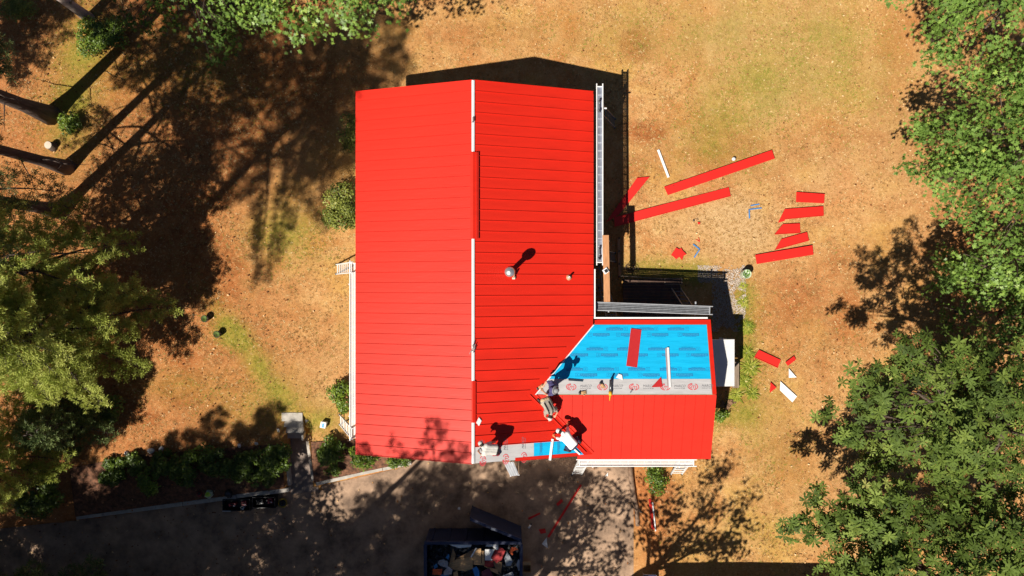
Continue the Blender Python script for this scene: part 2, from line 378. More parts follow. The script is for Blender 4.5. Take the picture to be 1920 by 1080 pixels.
wallpart([(xw1, wy0, B), (xw1, wy0, zn(0, wy0)-.1), (wx1, wy0, zn(0, wy0)-.1), (wx1, wy0, B)], .12)
wallpart([(wx1, wy1, B), (wx1, wy1, zs(0, wy1)-.1), (xw1-.2, wy1, zs(0, wy1)-.1), (xw1-.2, wy1, B)], .12)
def window(c, w, h, ax):
    d = Vector((1, 0, 0)) if ax == 'x' else Vector((0, 1, 0)); n = Vector((0, 1, 0)) if ax == 'x' else Vector((1, 0, 0)); c = Vector(c)
    dim = lambda a, b, t: (a, t, b) if ax == 'x' else (t, a, b)
    f = MB()
    for s_ in (-1, 1):
        f.box(c+d*s_*w/2, dim(.08, h+.08, .1)); f.box(c+Vector((0, 0, s_*h/2)), dim(w-.08, .08, .1))
    o = f.build('window', WHITE_STEEL, house); MB().box(c, dim(w-.08, h-.08, .04)).build('pane', GLASS, o)
for y in (5.5, 2.0, -1.8, -4.6): window((xw0-.02, y, 1.6), 1.1, 1.1, 'y')
for y in (5.6, 3.0): window((xw1+.02, y, 1.6), 1.1, 1.1, 'y')
window((XR-1.6, yn+.02, 1.6), 1.1, 1.1, 'x'); window((XR+1.8, yn+.02, 1.6), 1.1, 1.1, 'x')
window((5.2, wy0+.02, 1.7), 1.0, 1.0, 'x'); window((XR-2.6, ysw-.02, 1.4), 1.2, 1.2, 'x')
dr = MB().box((1.1, ysw-.03, .3), (.95, .07, 2.0)).build('door', mat('dark_door', (.06, .02, .02), .5), house)
MB().box((1.45, ysw-.09, .3), (.05, .06, .12)).build('door_handle', STEEL, dr)
# roof deck
PLY = mat('roof_sheathing', (.32, .22, .13), .8, .2)
rd = MB()
def rslab(m, poly, zf, lift, th): m.slab([(x, y, zf(x, y)+lift) for x, y in poly], th)
rslab(rd, [(XL+.02, YS+.02), (XR, YS+.02), (XR, YN-.02), (XL+.02, YN-.02)], zl, -.012, .1)
rslab(rd, [(XR, YS+.02), (xvs(YS), YS+.02), (AX, YR), (xvn(WYN-.19), WYN-.19), (XE-.02, YN-.02), (XR, YN-.02)], zm, -.012, .1)
rslab(rd, [(AX, YR), (WX-.02, YR), (WX-.02, WYN-.02), (xvn(WYN), WYN-.02)], zn, -.012, .1)
rslab(rd, [(AX, YR), (xvs(YS), YS), (2.62, YS-.01), (2.62, WYS+.02), (WX-.02, WYS+.02), (WX-.02, YR)], zs, -.012, .1)
roof = rd.build('roof', PLY, house)
# standing seam panels
def panel_mesh(poly, zf, seam, n, cross=None):
    m = MB(); m.slab([(x, y, zf(x, y)+.012) for x, y in poly], .010)
    if seam:
        (x0, y0), (x1, y1) = seam
        a = Vector((x0, y0, zf(x0, y0)+.012)); b = Vector((x1, y1, zf(x1, y1)+.012)); u = n*.015
        m.bar(a+u, b+u, 0.018, .030, n)
    return m
PW = .4037
proto = None
for i in range(36):                        # left slope
    y1 = YN-i*(YN-YS)/36; y0 = y1-(YN-YS)/36
    if proto is None:
        o = panel_mesh([(XL, y0), (XR-.03, y0), (XR-.03, y1), (XL, y1)], zl, ((XL, y0), (XR-.06, y0)), nrm('l')).build('roof_panel', RED, roof); proto = o.data; yp = y1
    else:
        o = link('roof_panel', proto, None, roof); o.location.y = y1-yp
proto = None; YB = -5.96; n_r = 34; pw = (YN-YB)/n_r
for i in range(n_r):                       # right slope, cut along the valleys
    y1 = YN-i*pw; y0 = y1-pw
    if y0 > WYN-.2:
        if proto is None:
            o = panel_mesh([(XR+.03, y0), (XE, y0), (XE, y1), (XR+.03, y1)], zm, ((XR+.06, y0), (XE, y0)), nrm('m')).build('roof_panel', RED, roof); proto = o.data; yp = y1
        else:
            o = link('roof_panel', proto, None, roof); o.location.y = y1-yp
    else:
        m = MB(); xe = XE
        parts = [(y0, y1)] if not y0 < YR < y1 else [(y0, YR), (YR, y1)]
        for lo, hi in parts:
            p = [(XR+.03, lo), (XE, lo), (XE, hi), (XR+.03, hi)]
            if lo >= YR-1e-6: p = clip(p, 1, -PN/PM, AX-PN/PM*YR-.34)
            else: p = clip(p, 1, PS/PM, AX+PS/PM*YR-.34)
            m.slab([(x, y, zm(x, y)+.012) for x, y in p], .010)
        xs_ = min(XE, (xvn(y0) if y0 > YR else xvs(y0))-.36)
        a = Vector((XR+.06, y0, zm(XR+.06)+.012)); b = Vector((xs_, y0, zm(xs_)+.012)); u = nrm('m')*.015
        m.bar(a+u, b+u, 0.018, .030, nrm('m')); m.build('roof_panel', RED, roof)
nw = 17; x_first = AX+.25; pws = (WX-x_first)/nw
for i in range(nw):                        # wing south slope
    x0 = x_first+i*pws; x1 = x0+pws
    p = [(x0, WYS), (x1, WYS), (x1, YR-.02), (x0, YR-.02)]
    p = clip(p, -1, -PS/PM, -(AX+PS/PM*YR)-.12)       # stay right of the valley
    if len(p) < 3: continue
    yt = min(YR-.05, (AX+.12-x0)/(PS/PM)+YR) if x0 < xvs(YS)+.1 else None
    lo = WYS
    m = MB(); m.slab([(x, y, zs(x, y)+.012) for x, y in p], .010)
    if i > 0:
        ylow = max(WYS, YR-(x0-AX-.12)*PM/PS); a = Vector((x0, YR-.05, zs(0, YR-.05)+.012)); b = Vector((x0, ylow, zs(0, ylow)+.012)); u = nrm('s')*.015
        if a.y-b.y > .1: m.bar(a+u, b+u, 0.018, .030, nrm('s'))
    m.build('roof_panel', RED, roof)
# valley flashings
def strip(name, pts, zf, lift, th, m_, par=house): 
    mm = MB(); mm.slab([(x, y, zf(x, y)+lift) for x, y in pts], th); return mm.build(name, m_, par)
ve = WYN-.186
strip('valley_flashing', [(AX-.36, YR), (AX, YR), (xvn(ve), ve), (xvn(ve)-.36, ve)], zm, .009, .006, RED)
strip('valley_flashing', [(AX-.36, YR), (AX, YR), (xvs(YS), YS), (xvs(YS)-.36, YS)], zm, .009, .006, RED)
strip('valley_flashing', [(AX, YR), (AX+.3, YR), (xvs(YS)+.3, YS), (xvs(YS), YS)], zs, .008, .006, RED)
strip('valley_flashing', [(2.6, YS), (xvs(YS)+.3, YS), (xvs(YS)+.3, WYS), (2.6, WYS)], zs, .007, .006, RED)
strip('valley_flashing', [(xvn(ve)-.40, ve-.02), (XE-.003, ve-.02), (XE-.003, ve+.42), (xvn(ve)-.16, ve+.42)], zm, .0075, .005, RED)
m = MB(); u = nrm('m')*.03
m.bar(Vector((AX-.2, YR, zm(AX-.2)))+u, Vector((xvs(YS+.1)-.2, YS+.1, zm(xvs(YS+.1)-.2)))+u, .03, .03); m.build('valley_rib', RED, house)
m = MB(); u = nrm('s')*.03
m.bar(Vector((AX+.06, YR, zs(0, YR)))+u, Vector((xvs(YS+.1)+.12, YS+.1, zs(0, YS+.1)))+u, .03, .03); m.build('valley_rib', RED, house)
# ridge: white strip of exposed underlay, red cap pieces
def ridge_cap(y0, y1, wl_, wr, m_, lift, name):
    mm = MB(); V = []; 
    for y in (y0, y1):
        V += [(XR-wl_, y, zl(XR-wl_)+lift), (XR, y, ZR+lift+.012), (XR+wr, y, zm(XR+wr)+lift)]
    V2 = [(x, y, z-.012) for x, y, z in V]
    mm.add(V+V2, [(0, 1, 4, 3), (1, 2, 5, 4), (9, 10, 7, 6), (10, 11, 8, 7), (0, 3, 9, 6), (2, 8, 11, 5), (0, 6, 7, 1), (1, 7, 8, 2), (3, 4, 10, 9), (4, 5, 11, 10)])
    return mm.build(name, m_, house)
Y = lambda py: (540-py)*25.6/1280
ridge_cap(YN-.02, Y(286), .05, .055, WHITE_STEEL, .05, 'ridge_underlay')
ridge_cap(Y(446), Y(716), .05, .055, WHITE_STEEL, .05, 'ridge_underlay')
ridge_cap(Y(790), YS+.02, .05, .055, WHITE_STEEL, .05, 'ridge_underlay')
ridge_cap(Y(285), Y(448), .10, .20, RED, .065, 'ridge_cap')
ridge_cap(Y(714), Y(792), .05, .10, RED, .065, 'ridge_cap')
m = MB(); m.box((XR+.19, (Y(285)+Y(448))/2, zm(XR+.19)+.08), (.02, Y(285)-Y(448), .04)); m.box((XR+.13, (Y(285)+Y(448))/2, zm(XR+.13)+.09), (.02, Y(285)-Y(448), .03)); m.build('ridge_cap_hem', RED, house)
# wing north slope: drip edges, blue sheet, grey selvedge
dw = .17
strip('drip_edge', [(xvn(WYN)-.1, WYN-dw), (WX, WYN-dw), (WX, WYN), (xvn(WYN)-.1, WYN)], zn, .010, .008, RED)
strip('drip_edge', [(WX-.14, YR), (WX, YR), (WX, WYN-dw-.003), (WX-.14, WYN-dw-.003)], zn, .010, .008, RED)
m = MB(); m.box(((WX+xvn(WYN))/2, WYN+.006, zn(0, WYN)-.05), (WX-xvn(WYN), .012, .13)); m.build('fascia', RED, house)
m = MB(); m.box((XL-.006, (YN+YS)/2, zl(XL)-.05), (.012, YN-YS, .13)); m.build('fascia', RED, house)
m = MB(); m.box((XE+.006, (YN+WYN)/2, zm(XE)-.05), (.012, YN-WYN-.2, .13)); m.build('fascia', RED, house)
m = MB(); m.box(((WX+2.62)/2, WYS-.006, zs(0, WYS)-.05), (WX-2.62, .012, .13)); m.build('fascia', RED, house)
for zf, a, b_, yy, sg in ((zl, XL, XR, YN, 1), (zm, XR, XE, YN, 1), (zl, XL, XR, YS, -1)):
    m = MB(); m.bar((a, yy+sg*.006, zf(a)-.05), (b_, yy+sg*.006, zf(b_)-.05), .012, .14); m.build('rake_trim', RED, house)
for zf, a, b_ in ((zn, YR, WYN), (zs, WYS, YR)):
    m = MB(); m.bar((WX+.006, a, zf(0, a)-.05), (WX+.006, b_, zf(0, b_)-.05), .012, .14); m.build('rake_trim', RED, house)
yb = on(1150, 735, 'n').y; yg = on(1150, 712, 'n').y
def wedge(y0, y1): return [(xvn(y0)+.03, y0), (WX-.16, y0), (WX-.16, y1), (xvn(y1)+.03, y1)]
blue = strip('underlayment', wedge(yg, WYN-dw-.02), zn, .006, .006, BLUE)
grey = strip('underlayment_selvedge', wedge(YR+.02, yg+.03), zn, .011, .004, GREYU)
strip('seam_tape', [(xvn(YR)+.0, YR), (xvn(YR)+.05, YR), (xvn(ve)+.05, ve), (xvn(ve)+.0, ve)], zn, .016, .004, WHITE_STEEL)
# front rake strip of underlayment on the main slope
xg = on(1001, 850, 'm').x
gs = strip('underlayment_selvedge', [(XR+.06, YS+.02), (xg, YS+.02), (xg, YB-.005), (XR+.06, YB-.005)], zm, .010, .006, GREYU)
bs = strip('underlayment', [(xg-.02, YS+.02), (xvs(YS)-.38, YS+.02), (xvs(YB)-.38, YB-.005), (xg-.02, YB-.005)], zm, .006, .005, BLUE)
m = MB(); p, q = on(966, 865, 'm'), on(1088, 853, 'm'); 
strip('drip_edge', [(p.x, YS-.01), (2.62, YS-.01), (2.62, YS+.11), (p.x, YS+.11)], zm, .016, .005, RED)
MB().bar((p.x, YS-.016, zm(p.x)-.05), (2.62, YS-.016, zm(2.62)-.05), .012, .14).build('rake_trim', RED, house)
MB().bar(on(1036, 823, 'm', .03), on(1031, 863, 'm', .03), .09, .03).build('white_batten', WHITE_STEEL, house)
MB().bar(on(1072, 838, 'm', .05), on(1087, 852, 'm', .05), .06, .02).build('seam_tape', WHITE_STEEL, house)
# gutters in the inner corner
m = MB(); m.bar((XE+.07, .75, zm(XE)-.06), (XE+.07, WYN+.1, zm(XE)-.06), .05, .09); m.build('gutter', WHITE_STEEL, house)
m = MB(); m.bar((XE+.04, WYN+.08, zn(0, WYN)-.03), (WX-.1, WYN+.08, zn(0, WYN)-.03), .06, .08); m.build('gutter', WHITE_STEEL, house)
# vent pipes
ch = on(956, 511, 'm'); vm = thing('flue_pipe', 'tall silver flue pipe with domed cap on the red roof', 'flue pipe', ch)
m = MB(); m.lathe(ch, [(.24, -.09), (.24, .03), (.17, .07), (.13, .16), (.1, .16)], 24); m.build('flashing', RED, vm, True)
m = MB(); m.lathe(ch, [(.095, .1), (.095, 1.05)], 20); m.build('pipe', STEEL, vm, True)
m = MB(); m.lathe(ch, [(.13, 1.02), (.19, 1.06), (.19, 1.16), (.185, 1.2), (.15, 1.26), (.08, 1.3), (.01, 1.315)], 24); m.build('cap', STEEL, vm, True)
c2 = on(1066, 520, 'm'); v2 = thing('vent_stub', 'small pale plumbing vent stub near the right eave', 'vent pipe', c2)
MB().lathe(c2, [(.12, -.04), (.12, .02), (.07, .06), (.05, .08)], 16).build('boot', mat('tan_rubber', (.42, .24, .13), .7), v2, True)
MB().lathe(c2, [(.04, .0), (.04, .30), (.03, .30), (.03, .24)], 14).build('pipe', WHITE_STEEL, v2, True)
c3 = on(963, 521, 'm'); tg = thing('roof_bracket', 'small pale bracket beside the silver flue pipe', 'bracket', c3)
MB().box(c3+Vector((0, 0, .04)), (.11, .11, .1)).build('foot', mat('pale_paint', (.6, .52, .42), .6), tg)
MB().bar(c3+Vector((0, 0, .08)), on(964, 512, 'm')+Vector((0, 0, .3)), .05, .03).build('arm', mat('tan_paint', (.4, .22, .14), .6), tg)

# ------------------------------------------------------------------ printing on the underlayment
def text_data(body, size, shear=0.0):
    c = bpy.data.curves.new('t', 'FONT'); c.body = body; c.size = size; c.shear = shear; c.align_x = 'CENTER'; c.align_y = 'CENTER'; c.resolution_u = 2
    o = bpy.data.objects.new('t', c); COL.link(o); bpy.context.view_layer.update()
    m = bpy.data.meshes.new_from_object(o.evaluated_get(bpy.context.evaluated_depsgraph_get()))
    bpy.data.objects.remove(o); vs = [v.co.copy() for v in m.vertices]; fs = [tuple(p.vertices) for p in m.polygons]
    bpy.data.meshes.remove(m); return vs, fs
def put(mm, td, dx, dy, sx=1.0, sy=1.0, z=0.0): mm.add([(v.x*sx+dx, v.y*sy+dy, z) for v in td[0]], td[1])
def rect(mm, x0, y0, x1, y1, z): mm.add([(x0, y0, z), (x1, y0, z), (x1, y1, z), (x0, y1, z)], [(0, 1, 2, 3)])
def ring(mm, cx, cy, rx, ry, w, a0, a1, z, n=16):
    vs = []
    for i in range(n+1):
        a = math.radians(a0+(a1-a0)*i/n)
        for k in (0, 1): vs.append((cx+(rx-w*k)*math.cos(a), cy+(ry-w*k)*math.sin(a), z))
    mm.add(vs, [(2*i, 2*i+2, 2*i+3, 2*i+1) for i in range(n)])
def mesh_of(mm, name, mats):
    o = mm.build(name, mats); m = o.data; bpy.data.objects.remove(o); return m
T1 = text_data('PLATINUM HT-SA', .105); T2 = text_data('HIGH TEMPERATURE UNDERLAYMENT', .04); T3 = text_data('K', .1, .2)
wT = max(v.x for v in T1[0])-min(v.x for v in T1[0])
mm = MB(); rect(mm, -.24, -.045, .42, .06, .001); put(mm, T2, .09, -.072, .44/ max(.1, max(v.x for v in T2[0])*2), 1, .001)
rect(mm, -.42, -.075, -.275, -.065, .001); rect(mm, -.42, .065, -.275, .075, .001); rect(mm, -.42, -.065, -.41, .065, .001); rect(mm, -.285, -.065, -.275, .065, .001)
put(mm, T3, -.348, 0, 1, 1, .001); mm.cur = 1; put(mm, T1, .09, .008, .60/wT, 1, .0025)
LABEL = mesh_of(mm, 'printed_label', [INK_BLUE, INK_PALE])
T4 = text_data('MARCO', .16, .3); T5 = text_data('INDUSTRIES', .07, .3); T6 = text_data('m', .36, .25)
w4 = max(v.x for v in T4[0])*2; w5 = max(v.x for v in T5[0])*2
mm = MB(); ring(mm, -.30, 0, .20, .135, .03, 95, 265, .001); ring(mm, -.30, 0, .20, .135, .03, -80, 60, .001)
ring(mm, -.285, 0, .155, .10, .028, 100, 225, .001); put(mm, T6, -.29, .0, .75, .72, .0015); EMBLEM = mesh_of(mm, 'printed_emblem', [INK_RED])
mm = MB(); put(mm, T4, .26, .03, .46/w4, .85, .001); put(mm, T5, .24, -.06, .44/w5, .7, .001); WORD = mesh_of(mm, 'printed_wordmark', [INK_GREY])
def print_on(data, name, p, u, k, par, lift=.009):
    n = nrm(k); u = Vector(u); u = (u-n*u.dot(n)).normalized(); v = n.cross(u)
    o = link(name, data, None, par); M = Matrix((u, v, n)).transposed().to_4x4(); M.translation = p+n*lift-ORG[par]; o.matrix_basis = M
    return o
def crop5(x, y): return 860+x/3.176, 560+y/3.176
for ry, flip, cols in ((181, 1, (942, 1124, 1307)), (215, 0, (835, 1002, 1185, 1368)), (300, 1, (825, 1007, 1192, 1374)), (336, 0, (706, 884, 1062, 1245, 1420)),
                       (420, 1, (702, 888, 1074, 1262, 1432)), (455, 0, (760, 946, 1132, 1330))):
    for cx in cols:
        print_on(LABEL, 'printed_label', on(*crop5(cx, ry), 'n'), (-1, 0, 0) if flip else (1, 0, 0), 'n', blue)
for cx in (716, 902, 1090, 1276):
    [print_on(d_, n_, on(*crop5(cx, 526), 'n'), (1, 0, 0), 'n', grey, .0145) for d_, n_ in ((EMBLEM, 'printed_emblem'), (WORD, 'printed_wordmark'))]
[print_on(d_, n_, on(*crop5(1440, 524), 'n'), (1, 0, 0), 'n', grey, .0145) for d_, n_ in ((EMBLEM, 'printed_emblem'), (WORD, 'printed_wordmark'))]
for px, py in ((905, 849), (948, 846), (982, 843)):
    [print_on(d_, n_, on(px, py, 'm'), (0, 1, 0), 'm', gs, .0135) for d_, n_ in ((EMBLEM, 'printed_emblem'), (WORD, 'printed_wordmark'))]
for px, py in ((1014, 841), (1047, 838)):
    print_on(LABEL, 'printed_label', on(px, py, 'm'), (0, .99, 0), 'm', bs).scale = (.6, .8, 1)
# ------------------------------------------------------------------ plants
def frames(Nv, r):                         # rotation matrices whose z axis is Nv, random spin
    Nv = Nv/np.linalg.norm(Nv, axis=1, keepdims=True); t = r.normal(size=Nv.shape)
    t -= (t*Nv).sum(1, keepdims=True)*Nv; t /= np.linalg.norm(t, axis=1, keepdims=True)
    return np.stack([t, np.cross(Nv, t), Nv], 2)
def frames_dir(D, r, up=.6):               # x axis along D, z roughly up
    D = D/np.linalg.norm(D, axis=1, keepdims=True); u = np.array([0, 0, 1.0])+r.normal(size=D.shape)*up
    u -= (u*D).sum(1, keepdims=True)*D; u /= np.linalg.norm(u, axis=1, keepdims=True)+1e-9
    return np.stack([D, np.cross(u, D), u], 2)
def scatter(name, tv, tf, P, R, S, tone):
    tv = np.asarray(tv, float); tf = np.asarray(tf); n = len(P); k = len(tv)
    V = np.einsum('nij,kj->nki', R, tv)*np.asarray(S)[:, None, None]+np.asarray(P)[:, None, :]
    Fa = (tf[None]+(np.arange(n)*k)[:, None, None]).reshape(-1, tf.shape[1])
    m = np_mesh(name, V.reshape(-1, 3), Fa); attr(m, 'tone', np.repeat(np.clip(tone, 0, 1), k)); return m
# templates (length about 1)
def star_leaf():                           # five-lobed leaf
    o = [(0, 0, 0)]; 
    for i, (a, l) in enumerate([(-150, .35), (-100, .72), (-72, .40), (-45, .85), (-22, .45), (0, 1.0), (22, .45), (45, .85), (72, .40), (100, .72), (150, .35)]):
        a = math.radians(a); o.append((l*math.cos(a)*.62, l*math.sin(a)*.62, -.16*l*l+.05*(i % 2)))
    return o, [(0, i, i+1) for i in range(1, 11)]
def blade_leaf(w=.36, fold=.10):           # pointed leaf folded along its midrib
    return [(0, 0, 0), (.35, -w/2, fold), (.75, -w*.4, fold*.6), (1, 0, -.08), (.75, w*.4, fold*.6), (.35, w/2, fold)], [(0, 1, 5), (1, 2, 5), (2, 4, 5), (2, 3, 4)]
def rosette(n, w, rise, seed, lobes=True):
    r = random.Random(seed); V = []; Fs = []
    for i in range(n):
        a = 2*math.pi*(i+r.uniform(-.25, .25))/n; l = r.uniform(.75, 1.1); e = r.uniform(-.25, rise); c, s_ = math.cos(a), math.sin(a); b = len(V)
        if lobes: pts = [(.0, 0, 0), (.30, -w*.28, .05), (.48, -w*.55, .07), (.58, -w*.3, .05), (.78, -w*.5, .05), (1, 0, -.05), (.78, w*.5, .05), (.58, w*.3, .05), (.48, w*.55, .07), (.30, w*.28, .05)]
        else: pts = [(0, 0, 0), (.4, -w/2, .07), (1, 0, -.05), (.4, w/2, .07)]
        for x, y, z in pts: V.append(((x*c-y*s_)*l, (x*s_+y*c)*l, (z+x*e)*l))
        if lobes: Fs += [(b, b+1, b+9), (b+1, b+2, b+8), (b+1, b+8, b+9), (b+2, b+3, b+8), (b+3, b+7, b+8), (b+3, b+4, b+6), (b+3, b+6, b+7), (b+4, b+5, b+6)]
        else: Fs += [(b, b+1, b+3), (b+1, b+2, b+3)]
    return V, Fs
def tuft(n, seed, w=.16):                  # needle puff around x axis
    r = random.Random(seed); V = []; Fs = []
    for i in range(n):
        a = 2*math.pi*i*.381966; t = (i+.5)/n; e = math.radians(10+95*t)
        d = Vector((math.cos(e), math.sin(e)*math.cos(a), math.sin(e)*math.sin(a)+.12)).normalized(); l = r.uniform(.8, 1.1)
        s_ = d.cross(Vector((r.random()-.5, r.random()-.5, r.random()-.5))).normalized()*w/2; b = len(V)
        V += [tuple(s_*.6), tuple(d*l*.6+s_), tuple(d*l), tuple(d*l*.6-s_)]; Fs += [(b, b+1, b+3), (b+1, b+2, b+3)]
    return V, Fs
MAPLE = leaf_mat('maple_leaf', [(0, (.042, .08, .010)), (.45, (.118, .205, .034)), (.8, (.225, .345, .07)), (1, (.42, .46, .08))], .62, .22, .22)
OAK = leaf_mat('oak_leaf', [(0, (.030, .052, .008)), (.45, (.092, .14, .022)), (.8, (.21, .27, .055)), (1, (.40, .38, .12))], .66, .2, .2)
LIME = leaf_mat('pale_leaf', [(0, (.06, .12, .015)), (.5, (.17, .28, .045)), (.85, (.29, .40, .075)), (1, (.42, .45, .11))], .45, .25, .4)
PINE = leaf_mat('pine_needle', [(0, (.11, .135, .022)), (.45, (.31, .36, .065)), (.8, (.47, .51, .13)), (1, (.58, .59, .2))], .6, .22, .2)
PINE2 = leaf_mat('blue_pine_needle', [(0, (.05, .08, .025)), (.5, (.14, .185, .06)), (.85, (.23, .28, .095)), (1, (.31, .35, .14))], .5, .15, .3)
SHRUB = leaf_mat('shrub_leaf', [(0, (.04, .07, .008)), (.5, (.115, .18, .018)), (.85, (.23, .31, .03)), (1, (.36, .40, .07))], .45, .25, .4)
OLIVE = leaf_mat('olive_leaf', [(0, (.07, .09, .015)), (.5, (.18, .21, .035)), (.85, (.30, .30, .06)), (1, (.40, .34, .12))], .5, .25, .35)
GRASS = leaf_mat('grass_blade', [(0, (.10, .15, .015)), (.5, (.25, .28, .03)), (.85, (.42, .40, .07)), (1, (.52, .44, .15))], .5, .25, .3)
STRAW = leaf_mat('dry_grass_blade', [(0, (.10, .05, .018)), (.35, (.30, .155, .052)), (.7, (.50, .31, .12)), (.92, (.74, .56, .30)), (1, (.26, .25, .045))], .8, .1, .1)
DEADLEAF = leaf_mat('fallen_leaf', [(0, (.06, .022, .010)), (.5, (.22, .085, .03)), (.8, (.46, .25, .10)), (1, (.66, .48, .27))], .8, .05, .15)

def trunk_mesh(mb_, h, r0, lean=(0, 0), r1=.03, n=9, wob=.12, seed=0):
    r = random.Random(seed); pts = []; rad = []; k = 12
    for i in range(k+1):
        t = i/k; pts.append(Vector((lean[0]*t+wob*math.sin(3*t+seed)*t, lean[1]*t+wob*math.cos(2.3*t+seed)*t, h*t-.15*(i == 0))))
        rad.append((r0*(1-t)+r1*t)*(1+.55*math.exp(-t*h*2.2)))
    mb_.tube(pts, rad, n); return pts
def limb(mb_, a, b, r0, r1, seed, sag=.1, k=5, n=6):
    r = random.Random(seed); a, b = Vector(a), Vector(b); L_ = (b-a).length; pts = []
    for i in range(k+1):
        t = i/k; pts.append(a.lerp(b, t)+Vector((r.uniform(-1, 1), r.uniform(-1, 1), 0))*L_*.035*(0 < i < k)+Vector((0, 0, sag*L_*math.sin(math.pi*t))))
    mb_.tube(pts, [r0+(r1-r0)*i/k for i in range(k+1)], n); return pts
def broadleaf(name, label, base, trunk_h, r0, lobes, kind, dens, size, material, seed, group=None, tone_shift=0.0, up=.5, hollow=.35):
    """lobes are (x, y, z, rx, ry, rz) relative to the base; leaves sit in sprays through each lobe"""
    r = np.random.default_rng(seed); root = thing(name, label, 'tree', base, group)
    tb = MB(); pts = trunk_mesh(tb, trunk_h, r0, seed=seed); tr = tb.build('trunk', BARK, None, True); tr.parent = root
    lb = MB(); C = []; NV = []; SP = []; TN = []
    for li, (lx, ly, lz, rx, ry, rz) in enumerate(lobes):
        c = np.array([lx, ly, lz]); 
        j = limb(lb, pts[min(11, 5+li % 6)], (lx*.85, ly*.85, lz-rz*.25), r0*.42, .035, seed+li, .06)
        k_ = max(5, int(6.5*(rx*ry+rx*rz+ry*rz)/3)); dd = r.normal(size=(k_, 3)); dd /= np.linalg.norm(dd, axis=1, keepdims=True)
        sc_ = c+dd*(.5+.5*r.random((k_, 1))**.6)*np.array([rx, ry, rz]); sr = .30*(rx+ry)/2*r.uniform(.55, 1.25, k_)+.13
        ns = int(dens*(rx*ry+rx*rz+ry*rz)*1.25); w = r.choice(k_, ns, p=(sr**2)/(sr**2).sum())
        d = r.normal(size=(ns, 3)); d[:, 2] = np.where(d[:, 2] < -.4, -d[:, 2], d[:, 2]); d /= np.linalg.norm(d, axis=1, keepdims=True)
        q = (hollow+(1-hollow)*r.random(ns)**.45)
        p = sc_[w]+d*(q*sr[w])[:, None]*np.array([1, 1, .62]); C.append(p); NV.append(d+dd[w]*.5); SP.append(q); TN.append(r.normal(0, .09, k_)[w])
        for m_ in r.choice(ns, min(ns, 7), replace=False): limb(lb, j[3], p[m_], .03, .008, seed+int(m_), .05, 3, 4)
    C = np.concatenate(C); NV = np.concatenate(NV); q = np.concatenate(SP)
    br = lb.build('branches', BARK, None, True); br.parent = root; br['kind'] = 'stuff'
    if kind == 'star':
        m_ = 9; tv, tf = star_leaf()
    elif kind == 'rosette':
        m_ = 2; tv, tf = rosette(8, .30, .55, seed)
    else:
        m_ = 8; tv, tf = blade_leaf(.5)
    n = len(C)*m_; P = np.repeat(C, m_, 0); nv = np.repeat(NV, m_, 0)+np.array([0, 0, up])*1.6+r.normal(size=(n, 3))*.45
    sp = r.normal(size=(n, 3))*np.array([.19, .19, .07])*(1 if kind != 'rosette' else .9); P = P+sp
    tone = np.repeat(r.normal(.42, .10, len(C))+np.concatenate(TN), m_)+r.normal(0, .13, n)+tone_shift
    cr = link('crown', scatter('crown', tv, tf, P, frames(nv, r), size*r.uniform(.5, 1.25, n), tone), material); cr.parent = root; cr['kind'] = 'stuff'
    return root
